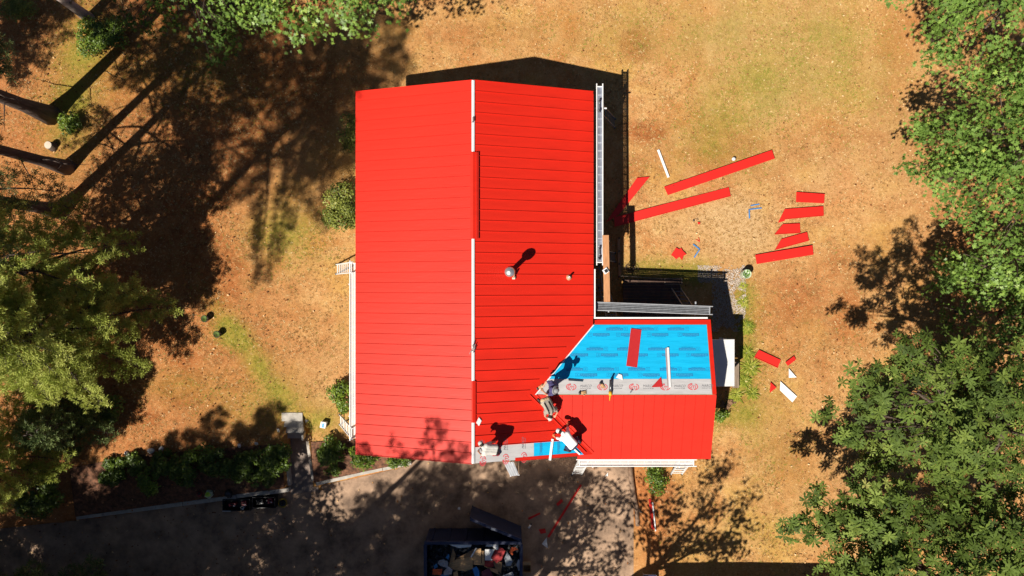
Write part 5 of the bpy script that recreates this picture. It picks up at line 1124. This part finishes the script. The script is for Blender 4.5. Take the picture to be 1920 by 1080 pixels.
# white shirt, bent double over the valley
person('roofer in white shirt bent over the lower valley with orange gloves', {
 'pelvis': R3(1074, 834, 'm', .82), 'chest': R3(1060, 818, 'm', .84), 'neck': R3(1055, 812, 'm', .82), 'head': R3(1050, 809, 'm', .76),
 'shoulderL': R3(1052, 823, 'm', .78), 'elbowL': R3(1044, 821, 'm', .46), 'wristL': R3(1040, 818, 'm', .18), 'handL': R3(1036, 815, 'm', .06),
 'shoulderR': R3(1065, 810, 'm', .78), 'elbowR': R3(1064, 801, 'm', .46), 'wristR': R3(1065, 793, 'm', .18), 'handR': R3(1066, 788, 'm', .06),
 'hipL': R3(1070, 838, 'm', .78), 'kneeL': R3(1062, 839, 'm', .42), 'ankleL': R3(1067, 845, 'm', .08), 'toeL': R3(1060, 844, 'm', .05),
 'hipR': R3(1079, 830, 'm', .78), 'kneeR': R3(1080, 822, 's', .44), 'ankleR': R3(1087, 828, 's', .08), 'toeR': R3(1084, 820, 's', .05)},
 WHITEC, BLUEC, SHOE, 'cap', (-.7, .7, -1), ORANGE, mat('white_cap', (.74, .73, .72), .8), sleeves=.8)
# pale grey shirt, stooping at the front rake
person('roofer in pale grey shirt stooping over the grey strip at the front gable', {
 'pelvis': R3(928, 843, 'm', .76), 'chest': R3(911, 842, 'm', .80), 'neck': R3(906, 838, 'm', .80), 'head': R3(903, 834, 'm', .76),
 'shoulderL': R3(910, 851, 'm', .74), 'elbowL': R3(903, 853, 'm', .44), 'wristL': R3(898, 848, 'm', .18), 'handL': R3(896, 844, 'm', .06),
 'shoulderR': R3(915, 833, 'm', .74), 'elbowR': R3(921, 829, 'm', .46), 'wristR': R3(927, 829, 'm', .2), 'handR': R3(930, 828, 'm', .1),
 'hipL': R3(930, 847, 'm', .74), 'kneeL': R3(923, 849, 'm', .40), 'ankleL': R3(933, 852, 'm', .08), 'toeL': R3(927, 853, 'm', .05),
 'hipR': R3(930, 838, 'm', .74), 'kneeR': R3(925, 836, 'm', .42), 'ankleR': R3(935, 838, 'm', .08), 'toeR': R3(929, 837, 'm', .05)},
 PALEC, DARKC, mat('red_black_shoe', (.25, .01, .03), .6, .5), 'cap', (-.8, .4, -1), None, mat('pale_cap', (.45, .43, .41), .8), sleeves=.7)
# ------------------------------------------------------------------ dumpster and its load
NAVYS = mat('navy_steel', (.010, .018, .06), .55, .3, 4, .2, 15, spec=.3); RIM = mat('navy_rim', (.03, .038, .09), .45, .25, 6)
Yd0 = -10.86; x0, x1 = -3.72, .42; zb, zt = -.66, 1.04; Yd1 = -13.5
dp = thing('dumpster', 'dark navy open dumpster heaped with roofing debris', 'dumpster', ((x0+x1)/2, (Yd0+Yd1)/2, -.70))
for nm, c, d in (('front_wall', ((x0+x1)/2, Yd0, (zb+zt)/2), (x1-x0, .06, zt-zb)), ('back_wall', ((x0+x1)/2, Yd1, (zb+zt)/2), (x1-x0, .06, zt-zb)),
                 ('side_wall', (x0+.03, (Yd0+Yd1)/2, (zb+zt)/2), (.06, Yd0-Yd1-.07, zt-zb)), ('side_wall', (x1-.03, (Yd0+Yd1)/2, (zb+zt)/2), (.06, Yd0-Yd1-.07, zt-zb)), ('floor', ((x0+x1)/2, (Yd0+Yd1)/2, zb+.04), (x1-x0-.14, Yd0-Yd1-.08, .06))):
    MB().box(c, d).build(nm, NAVYS, dp)
for a, b in (((x0, Yd0+.02, zt), (x1, Yd0+.02, zt)), ((x0, Yd1, zt), (x1, Yd1, zt)), ((x0+.03, Yd0-.05, zt), (x0+.03, Yd1+.06, zt)), ((x1-.03, Yd0-.05, zt), (x1-.03, Yd1+.06, zt))): MB().bar(a, b, .13, .1).build('rim', RIM, dp)
for i in range(6):
    x_ = x0+.25+i*(x1-x0-.5)/5; MB().box((x_, Yd0+.055, .15), (.09, .05, 1.5)).build('rib', NAVYS, dp)
ga = Vector((x1-.02, Yd0+.12, 0)); gb = W(882, 973, 1.02); gb.z = 0
gt = MB().bar(ga+Vector((0, 0, .2)), gb+Vector((0, 0, .2)), .07, 1.6).build('gate', NAVYS, dp)
MB().bar(ga+Vector((0, 0, 1.03)), gb+Vector((0, 0, 1.03)), .12, .08).build('gate_rim', RIM, gt); MB().bar(gb+Vector((0, .06, -.5)), gb+Vector((0, .06, 1.05)), .05, .05).build('latch_bar', NAVYS, gt)
gm_ = ga.lerp(gb, .55); MB().box(gm_+Vector((0, 0, 1.09)), (.2, .1, .03), -.27).build('gate_plate', mat('worn_plate', (.22, .24, .3), .4), gt)
for y_ in (Yd0-.4, Yd1+.4):
    for x_ in (x0+.3, x1-.3): MB().tube([(x_-.08, y_, -.64), (x_+.08, y_, -.64)], .055, 10).build('roller', BLACK, dp)
SHG = leaf_mat('shingle_rubble', [(0, (.02, .02, .022)), (.4, (.085, .09, .10)), (.75, (.20, .20, .21)), (1, (.42, .36, .3))], .85, 0, .2)
r = np.random.default_rng(77); n = 5200; X_ = r.uniform(x0+.14, x1-.14, n); Y_ = r.uniform(Yd1+.12, Yd0-.14, n); Z_ = .25+.45*fbm(X_, Y_, .9, 91)+r.uniform(-.25, .06, n)
tv = [(-1, -.6, 0), (1, -.7, .08), (.9, .6, 0), (-.8, .7, .1), (-1, -.6, -.08), (1, -.7, 0), (.9, .6, -.08), (-.8, .7, .02)]; tf = [(0, 1, 2, 3), (7, 6, 5, 4), (0, 4, 5, 1), (1, 5, 6, 2), (2, 6, 7, 3), (3, 7, 4, 0)]
Nn = np.zeros((n, 3)); Nn[:, 2] = 1; Nn += r.normal(size=(n, 3))*.5
rub = link('roofing_rubble', scatter('roofing_rubble', tv, tf, np.stack([X_, Y_, Z_], 1), frames(Nn, r), r.uniform(.04, .12, n), r.beta(1.4, 3, n)), SHG); tag(rub, 'dark torn shingle rubble filling the dumpster', 'rubble', kind='stuff')
fl = MB(); fl.box(((x0+x1)/2, (Yd0+Yd1)/2, -.25), (x1-x0-.2, Yd0-Yd1-.2, .8)); tag(fl.build('packed_rubble', mat('packed_shingle', (.03, .03, .03), .9)), 'packed dark rubble at the bottom of the dumpster', 'rubble', kind='stuff')
PLYW = mat('torn_plywood', (.58, .35, .17), .75, .3, 4, .2, 20, stretch=(1, 5, 1)); PLYD = mat('brown_board', (.34, .20, .10), .8, .3, 4); CARD = mat('cardboard', (.42, .26, .13), .8, .15); WP = mat('white_panel', (.78, .78, .78), .6, .08); MRO = mat('maroon_panel', (.30, .02, .022), .5, .1); BLU2 = mat('blue_wrapper', (.05, .24, .52), .5, .2); ORG_ = mat('orange_wrapper', (.8, .14, .04), .6, .15); GRYP = mat('grey_wrapper', (.34, .36, .40), .6, .25); PUR = mat('purple_sheet', (.14, .03, .055), .6)  # plywood and white panel lightened to stand in for sun dapples
def c2(l): return [(770+x/6.857, 940+y/6.857) for x, y in l]
DG = 'debris heaped in the dumpster'
def debris(name, label, cat, pts, m_, z, th=.02, tilt=(0, 0), crum=0.0):
    P_ = [W(x, y, z) for x, y in c2(pts)]; c = sum(P_, Vector())/len(P_)
    for p in P_: p.z += (p.x-c.x)*tilt[0]+(p.y-c.y)*tilt[1]
    r_ = thing(name, label, cat, (c.x, c.y, z-th), DG); k = len(P_)
    if crum:                                # crumpled: several folded facets
        rr = random.Random(len(label)); m = MB(); V = []
        for q in (1, .55):
            for p in P_: V.append(c+(p-c)*q+Vector((rr.uniform(-.5, .5)*crum, rr.uniform(-.5, .5)*crum, rr.uniform(0, 1)*crum)))
        V.append(c+Vector((0, 0, crum*.6))); m.add(V, [(i, (i+1) % k, k+(i+1) % k, k+i) for i in range(k)]+[(k+i, k+(i+1) % k, 2*k) for i in range(k)]); o = m.build('wrapper', m_, r_); s_ = o.modifiers.new('s', 'SOLIDIFY'); s_.thickness = .008
    else:
        MB().slab(P_, th).build('sheet', m_, r_); MB().bar(P_[0]+Vector((0, 0, .008)), P_[1]+Vector((0, 0, .008)), .02, .012).build('edge_strip', m_, r_)
    return r_
debris('plywood_sheet', 'big torn brown plywood sheet across the middle of the dumpster', 'plywood', [(500, 800), (590, 745), (800, 700), (800, 860), (700, 900), (560, 890), (480, 840)], PLYW, .78, tilt=(.1, .1))
debris('plywood_sheet', 'upper brown plywood triangle in the dumpster', 'plywood', [(580, 750), (850, 595), (870, 600), (780, 715)], PLYD, .86, tilt=(.15, 0)); debris('plywood_sheet', 'bright tan plywood square at the heap centre', 'plywood', [(800, 690), (850, 605), (905, 600), (905, 800), (940, 830), (810, 815)], PLYW, .92, tilt=(-.05, .1))
debris('plywood_sheet', 'narrow brown board at the left of the plywood', 'plywood', [(500, 800), (545, 600), (580, 690), (560, 770)], PLYD, .84); debris('plywood_sheet', 'narrow tan board right of the bright square', 'plywood', [(910, 640), (945, 640), (950, 830), (915, 800)], PLYW, .88)
debris('batten', 'pale thin batten across the plywood', 'batten', [(770, 715), (840, 595), (852, 600), (785, 722)], WP, .98, .015); debris('white_panel', 'white trim length at the top of the heap', 'panel', [(465, 540), (790, 545), (770, 590), (620, 605), (540, 575)], WP, .90, tilt=(0, .3))
debris('white_panel', 'folded white sheet at the top right of the heap', 'panel', [(965, 570), (1020, 520), (1140, 515), (1140, 600), (1100, 615), (1040, 580)], WP, .90, crum=.1); debris('white_panel', 'white square panel beside the maroon one', 'panel', [(955, 620), (1080, 618), (1030, 720), (1050, 758), (955, 760)], WP, .95, tilt=(.1, 0))
debris('white_panel', 'white torn shape at the right wall of the dumpster', 'panel', [(1360, 800), (1390, 735), (1440, 780), (1430, 860), (1380, 890)], mat('pale_blue_white', (.5, .54, .64), .6), .86, crum=.06); debris('maroon_panel', 'big maroon panel right of the white square', 'panel', [(1150, 580), (1215, 640), (1170, 760), (1100, 800), (1030, 730), (1090, 620)], MRO, .90, tilt=(-.1, .1))
debris('maroon_panel', 'small maroon panel under the white square', 'panel', [(950, 765), (1060, 765), (1070, 840), (1000, 850), (945, 830)], MRO, .84); debris('maroon_panel', 'maroon strip under the white trim length', 'panel', [(540, 540), (790, 515), (780, 550), (640, 560)], MRO, .86)
debris('purple_sheet', 'purple sheet at the bottom of the frame in the dumpster', 'sheet', [(920, 900), (1010, 860), (1060, 960), (1050, 1010), (900, 1010)], PUR, .88); debris('brown_board', 'brown board right of the purple sheet', 'board', [(1060, 780), (1175, 780), (1160, 930), (1090, 870)], PLYD, .82, tilt=(.1, .1)); debris('brown_board', 'brown slanted board below the purple sheet edge', 'board', [(950, 835), (1120, 880), (1130, 940), (1040, 900)], PLYW, .80)
debris('grey_board', 'grey board at the lower right of the heap', 'board', [(1180, 960), (1310, 905), (1330, 950), (1230, 1000)], GRYP, .84); debris('orange_wrapper', 'crumpled orange wrapper at the upper right of the heap', 'wrapper', [(1255, 640), (1290, 600), (1350, 585), (1370, 625), (1320, 650), (1310, 690), (1270, 660)], ORG_, .92, crum=.1); debris('orange_wrapper', 'crumpled orange wrapper at the lower left of the heap', 'wrapper', [(285, 870), (320, 880), (400, 865), (415, 905), (380, 930), (290, 930)], ORG_, .88, crum=.1)
debris('blue_wrapper', 'bright blue wrapper in the lower middle of the heap', 'wrapper', [(800, 860), (840, 825), (870, 880), (880, 960), (830, 970)], mat('bright_blue_wrap', (.03, .22, .6), .5), .90, crum=.08); debris('blue_wrapper', 'blue wrapper at the left of the plywood', 'wrapper', [(455, 720), (490, 670), (500, 700), (480, 740)], BLU2, .84, crum=.06)
debris('blue_wrapper', 'blue scrap above the lower left orange wrapper', 'wrapper', [(290, 820), (330, 790), (350, 850), (310, 860)], BLU2, .86, crum=.06); debris('blue_wrapper', 'blue wrapper at the bottom left of the heap', 'wrapper', [(390, 950), (450, 920), (490, 950), (450, 990)], BLU2, .84, crum=.08); debris('grey_wrapper', 'crumpled grey plastic at the left of the heap', 'wrapper', [(370, 760), (430, 730), (490, 770), (470, 830), (400, 830), (360, 800)], GRYP, .86, crum=.12)
debris('grey_wrapper', 'crumpled pale wrapper under the plywood', 'wrapper', [(430, 900), (490, 830), (545, 870), (520, 920), (440, 930)], mat('pale_wrap', (.45, .42, .45), .6), .88, crum=.1); debris('grey_wrapper', 'crumpled dark grey plastic right of the maroon panel', 'wrapper', [(1190, 700), (1240, 660), (1300, 740), (1290, 810), (1220, 810)], GRYP, .86, crum=.12); debris('brown_board', 'orange-brown offcut at the bottom of the heap', 'board', [(550, 920), (600, 890), (610, 960), (560, 1000)], PLYW, .84)
# carton beside the dumpster
p = W(988, 1066, -.35); t = thing('carton', 'open pale carton beside the dumpster', 'carton', (p.x, p.y, -.70))
for dx, dy, a, b in ((0, .17, .36, .02), (0, -.17, .36, .02), (.17, 0, .02, .32), (-.17, 0, .02, .32)): MB().box((p.x+dx, p.y+dy, -.50), (a, b, .4)).build('side', CARD, t)
MB().box((p.x, p.y, -.64), (.33, .33, .03)).build('base', CARD, t); MB().bar((p.x, p.y+.18, -.30), (p.x, p.y+.36, -.24), .34, .012).build('flap', CARD, t)
p = W(993, 985, -.6); t = thing('spray_can', 'white spray can lying by the dumpster gate', 'can', (p.x, p.y, -.70)); a = W(995, 984, -.65); b = W(991, 990, -.65)
MB().tube([a, b], .045, 12).build('can', WP, t, True); MB().tube([a, a+(a-b).normalized()*.06], [.035, .02], 10).build('nozzle', BLACK, t, True)
# toolboxes by the kerb
def cz(l): return [(360+x/9.6, 890+y/9.6) for x, y in l]
def tray(label, x0_, x1_, y0_, y1_, items, rim_m):
    a = W(*cz([(x0_, y0_)])[0], -.35); b = W(*cz([(x1_, y1_)])[0], -.35); cx, cy = (a.x+b.x)/2, (a.y+b.y)/2; w, d = b.x-a.x, a.y-b.y
    r_ = thing('toolbox', label, 'toolbox', (cx, cy, -.70)); R_ = .10
    for s_ in (-1, 1): MB().box((cx, cy+s_*(d/2-.015), -.5), (w, .03, .38)).build('long_side', BLACK, r_); MB().box((cx+s_*(w/2-.015), cy, -.5), (.03, d-.065, .38)).build('short_side', BLACK, r_)
    MB().box((cx, cy, -.67), (w-.07, d-.07, .03)).build('base', BLACK, r_); MB().bar((cx-w/2, cy-d/2, -.30), (cx-w*.2, cy-d/2, -.30), .025, .02).build('rim', rim_m, r_)
    for nm, lb, fx, fy, sx_, sy_, m_ in items:
        q = thing(nm, lb, 'tool', (cx+fx*w, cy+fy*d, -.655)); MB().box((cx+fx*w, cy+fy*d, -.52), (sx_, sy_, .26), .2).build('housing', m_, q); MB().tube([(cx+fx*w-.04, cy+fy*d, -.37), (cx+fx*w+.05, cy+fy*d+.03, -.34)], .03, 8).build('grip', BLACK, q, True); MB().box((cx+fx*w+sx_*.3, cy+fy*d-.05, -.385), (.06, .04, .03)).build('badge', WP, q)
REDT = mat('red_tool', (.25, .012, .025), .45, .2)
tray('open black toolbox with red tools, left one by the kerb', 555, 1050, 440, 650, [('power_drill', 'red power drill in the left toolbox', -.18, 0, .3, .12, REDT), ('tool_battery', 'red and white battery case in the left toolbox', .25, .1, .22, .22, REDT), ('socket_case', 'pale socket case in the left toolbox', .18, -.28, .14, .1, WP)], ALU)
tray('black toolbox with a dark red lid, right one by the kerb', 1085, 1500, 400, 600, [('circular_saw', 'dark red saw in the right toolbox', .25, .1, .22, .2, REDT), ('tool_case', 'black tool case in the right toolbox', -.2, 0, .3, .2, BLACK)], BLACK)
p = W(530, 943, -.6); t = thing('hose_reel', 'yellow coiled hose round a black hub beside the toolboxes', 'hose', (p.x, p.y, -.70)); YH = mat('yellow_hose', (.30, .20, .02), .5, .2)
for k in range(4):
    R_ = .17+.02*(k % 2); m = MB(); m.tube([(p.x+R_*math.cos(a), p.y+R_*math.sin(a), -.66+.035*k) for a in [i*6.2832/24 for i in range(25)]], .02, 6); m.build('hose_loop', YH, t, True)
MB().lathe((p.x, p.y, -.70), [(.13, 0), (.13, .16), (.05, .17), (.05, .12)], 18).build('hub', BLACK, t, True)
def bag(label, px, py, rx, ry, h, m_, top_m, seed, z0=None):
    p = W(px, py, -.25); z0 = gz1(p.x, p.y) if z0 is None else z0; r_ = thing('bag', label, 'bag', (p.x, p.y, z0)); m = MB(); m.ellipsoid((p.x, p.y, z0+h*.42), (rx, ry, h*.55), Matrix.Rotation(seed, 3, 'Z'), 14); rr = random.Random(seed)
    for v in m.v: v += Vector((rr.uniform(-1, 1), rr.uniform(-1, 1), rr.uniform(-1, 1)))*.03; v.z = max(v.z, z0)
    m.build('sack', m_, r_); m = MB(); m.ellipsoid((p.x+.02, p.y+.02, z0+h*.85), (rx*.62, ry*.62, h*.15), Matrix.Rotation(seed, 3, 'Z'), 10)
    for v in m.v: v += Vector((rr.uniform(-1, 1), rr.uniform(-1, 1), rr.uniform(-1, 1)))*.02
    m.build('flap', top_m, r_)
bag('bright yellow-green bag on the kerb wall', 392, 926, .19, .17, .34, mat('pale_sack', (.35, .4, .3), .7), mat('hi_vis', (.42, .62, .04), .6), 1); bag('dark backpack on the kerb wall right of the green bag', 429, 926, .20, .15, .32, BLACK, mat('slate_cloth', (.05, .05, .07), .7), 2); bag('small dark red bag left of the green bag', 374, 926, .1, .12, .22, mat('red_cloth', (.2, .02, .02), .7), BLACK, 3)
# lawn bits on the left
p = W(607, 796, .15); t = thing('birdhouse', 'small white and blue box beside the garden steps', 'box', (p.x, p.y, 0)); MB().box((p.x, p.y, .14), (.24, .26, .26), -.2).build('case', WP, t); MB().box((p.x, p.y-.02, .275), (.1, .18, .012), -.2).build('blue_panel', mat('blue_paint', (.08, .3, .6), .5), t)
for px, py, lb in ((412, 626, 'dark planter pot at the head of the green strip'), (389, 597, 'small dark planter pot above the other in tree shade')):
    p = W(px, py, 0); t = thing('planter_pot', lb, 'pot', p); MB().lathe(p, [(.11, 0), (.15, .26), (.16, .3), (.135, .3), (.125, .24)], 14).build('pot', mat('dark_clay', (.05, .03, .03), .7), t, True); MB().lathe(p, [(.11, .2), (.125, .25)], 14).build('soil', SOIL, t)
    m = MB(); rr = random.Random(px)
    for k in range(26):
        a = rr.uniform(0, 6.28); d = Vector((math.cos(a), math.sin(a), .7))*.16; c = p+Vector((0, 0, .25)); s_ = Vector((-math.sin(a), math.cos(a), 0))*.025; m.add([c, c+d*.5+s_, c+d, c+d*.5-s_], [(0, 1, 2, 3)])
    m.build('plant', mat('dim_plant_leaf', (.07, .11, .02)), t)
p = W(100, 275, 0); t = thing('tree_stump', 'pale cut stump between the two left trunks', 'stump', p); MB().lathe(p, [(.26, -.05), (.19, .1), (.17, .34), (.02, .35)], 12).build('stem', BARK, t, True); MB().lathe(p, [(.165, .345), (.16, .362), (.02, .365)], 12).build('cut_face', mat('pale_cut_wood', (.5, .42, .34), .8), t)
p = W(168, 35, 0); t = thing('tree_stump', 'grey broken trunk at the top left undergrowth', 'stump', p); MB().tube([p+Vector((0, 0, -.1)), p+Vector((.02, .05, 1.0)), p+Vector((-.05, .15, 2.6))], [.26, .2, .16], 12).build('stem', mat('grey_snag', (.3, .24, .21), .9, .3), t, True); MB().tube([p+Vector((0, 0, 1.4)), p+Vector((.5, .1, 1.9))], [.06, .02], 7).build('broken_limb', BARK, t, True)
# garden cart at the bottom edge
p = W(1215, 1082, -.2); t = thing('garden_cart', 'dark blue garden cart with grey rim at the bottom edge', 'cart', (p.x, p.y, gz1(p.x, p.y))); g0 = gz1(p.x, p.y); w = .62
m = MB(); m.add([(p.x-w/2, p.y+.25, g0+.55), (p.x+w/2, p.y+.25, g0+.55), (p.x+w/2, p.y-.9, g0+.55), (p.x-w/2, p.y-.9, g0+.55), (p.x-w*.4, p.y+.12, g0+.25), (p.x+w*.4, p.y+.12, g0+.25), (p.x+w*.4, p.y-.78, g0+.25), (p.x-w*.4, p.y-.78, g0+.25)], [(4, 5, 6, 7), (0, 4, 7, 3), (1, 2, 6, 5), (0, 1, 5, 4), (3, 7, 6, 2)]); o = m.build('tray', mat('blue_tray', (.02, .025, .09), .4), t); o.modifiers.new('s', 'SOLIDIFY').thickness = .01
MB().tube([(p.x-w/2, p.y-.9, g0+.56), (p.x-w/2, p.y+.2, g0+.56), (p.x-w*.42, p.y+.26, g0+.56), (p.x+w*.42, p.y+.26, g0+.56), (p.x+w/2, p.y+.2, g0+.56), (p.x+w/2, p.y-.9, g0+.56)], .018, 8).build('rim', ALU, t, True)
for s_ in (-1, 1):
    wh = MB().tube([(p.x+s_*.36-.04, p.y-.3, g0+.2), (p.x+s_*.36+.04, p.y-.3, g0+.2)], .2, 18).build('wheel', BLACK, t, True); MB().tube([(p.x+s_*.36-.05, p.y-.3, g0+.2), (p.x+s_*.36+.05, p.y-.3, g0+.2)], .09, 12).build('rim_disc', ALU, wh, True)
MB().bar((p.x, p.y-.3, g0+.2), (p.x, p.y-.3, g0+.27), .7, .05).build('axle', ALU_DARK, t); MB().tube([(p.x-.2, p.y+.2, g0+.3), (p.x-.2, p.y+.1, g0)], .02, 8).build('leg', ALU_DARK, t); MB().tube([(p.x+.2, p.y+.2, g0+.3), (p.x+.2, p.y+.1, g0)], .02, 8).build('leg', ALU_DARK, t)
# black car mostly below the frame at left
cx, cy, g0 = -20.6, -14.05, -.70; t = thing('parked_car', 'black car parked at the bottom left corner', 'car', (cx, cy, g0)); PAINT = mat('black_car_paint', (.006, .006, .007), .18, .2, spec=.6)
prof = [(-2.2, .35, .55, .80), (-2.05, .28, .75, .86), (-1.5, .26, .86, .90), (-.9, .25, .92, .92), (.9, .25, .95, .92), (1.7, .26, .90, .90), (2.1, .30, .78, .84), (2.22, .36, .6, .78)]
m = MB(); V = []
for x_, zb_, zt_, hw in prof:
    for y_, z_ in ((-hw, zb_), (-hw, (zb_+zt_)/2), (-hw*.93, zt_-.04), (-hw*.6, zt_+.02), (0, zt_+.04), (hw*.6, zt_+.02), (hw*.93, zt_-.04), (hw, (zb_+zt_)/2), (hw, zb_)): V.append((cx+x_, cy+y_, g0+z_))
k = 9; m.add(V, [(i*k+j, (i+1)*k+j, (i+1)*k+j+1, i*k+j+1) for i in range(len(prof)-1) for j in range(k-1)]+[tuple(range(k)), tuple(reversed(range((len(prof)-1)*k, len(prof)*k)))]+[(i*k+8, (i+1)*k+8, (i+1)*k, i*k) for i in range(len(prof)-1)]); m.build('body', PAINT, t, True)
m = MB(); b = [(-1.9, -.74, .9), (1.0, -.76, .95), (1.0, .76, .95), (-1.9, .74, .9)]; tp = [(-1.35, -.58, 1.42), (.2, -.6, 1.45), (.2, .6, 1.45), (-1.35, .58, 1.42)]
m.add([(cx+x_, cy+y_, g0+z_) for x_, y_, z_ in b+tp], [(4, 5, 6, 7)]); m.build('roof_skin', PAINT, t); m = MB(); m.add([(cx+x_, cy+y_, g0+z_) for x_, y_, z_ in b+tp], [(0, 1, 5, 4), (1, 2, 6, 5), (2, 3, 7, 6), (3, 0, 4, 7)]); m.build('windows', GLASS, t)
for sx_ in (-1.35, 1.38):
    for sy_ in (-.84, .84): wh = MB().tube([(cx+sx_, cy+sy_-.1, g0+.32), (cx+sx_, cy+sy_+.1, g0+.32)], .32, 20).build('wheel', BLACK, t, True); MB().tube([(cx+sx_, cy+sy_-.105, g0+.32), (cx+sx_, cy+sy_+.105, g0+.32)], .19, 14).build('rim', ALU, wh, True)
for sy_ in (-.6, .6): MB().box((cx+2.17, cy+sy_, g0+.66), (.08, .3, .12)).build('headlight', mat('lamp_glass', (.6, .6, .6), .1), t)
# assumed unseen garage just south of the frame, placed to throw the straight shadow
gx0, gx1, gy0, gy1, gh = 4.9, 13.2, -19.5, -13.9, 3.4; gr = thing('garage', 'assumed unseen garage south of the lawn, added to cast the straight shadow at the bottom edge', 'garage', ((gx0+gx1)/2, (gy0+gy1)/2, -.2))
for c, d in ((((gx0+gx1)/2, gy1-.3, gh/2-.35), (gx1-gx0-.6, .12, gh+.3)), (((gx0+gx1)/2, gy0+.3, gh/2-.35), (gx1-gx0-.6, .12, gh+.3)), ((gx0+.36, (gy0+gy1)/2, gh/2-.35), (.12, gy1-gy0-.73, gh+.3)), ((gx1-.36, (gy0+gy1)/2, gh/2-.35), (.12, gy1-gy0-.73, gh+.3))): MB().box(c, d).build('wall', SIDING, gr)
ym = (gy0+gy1)/2; RS = mat('grey_shingle_roof', (.09, .085, .08), .9, .3, 12)
for a, b in ((gy1, ym), (gy0, ym)): MB().slab([(gx0, a, gh), (gx1, a, gh), (gx1, b, gh+1.2), (gx0, b, gh+1.2)], .12).build('roof_slope', RS, gr)
MB().box(((gx0+gx1)/2, gy1-.22, 1.0), (2.6, .06, 2.2)).build('garage_door', WHITE_STEEL, gr)
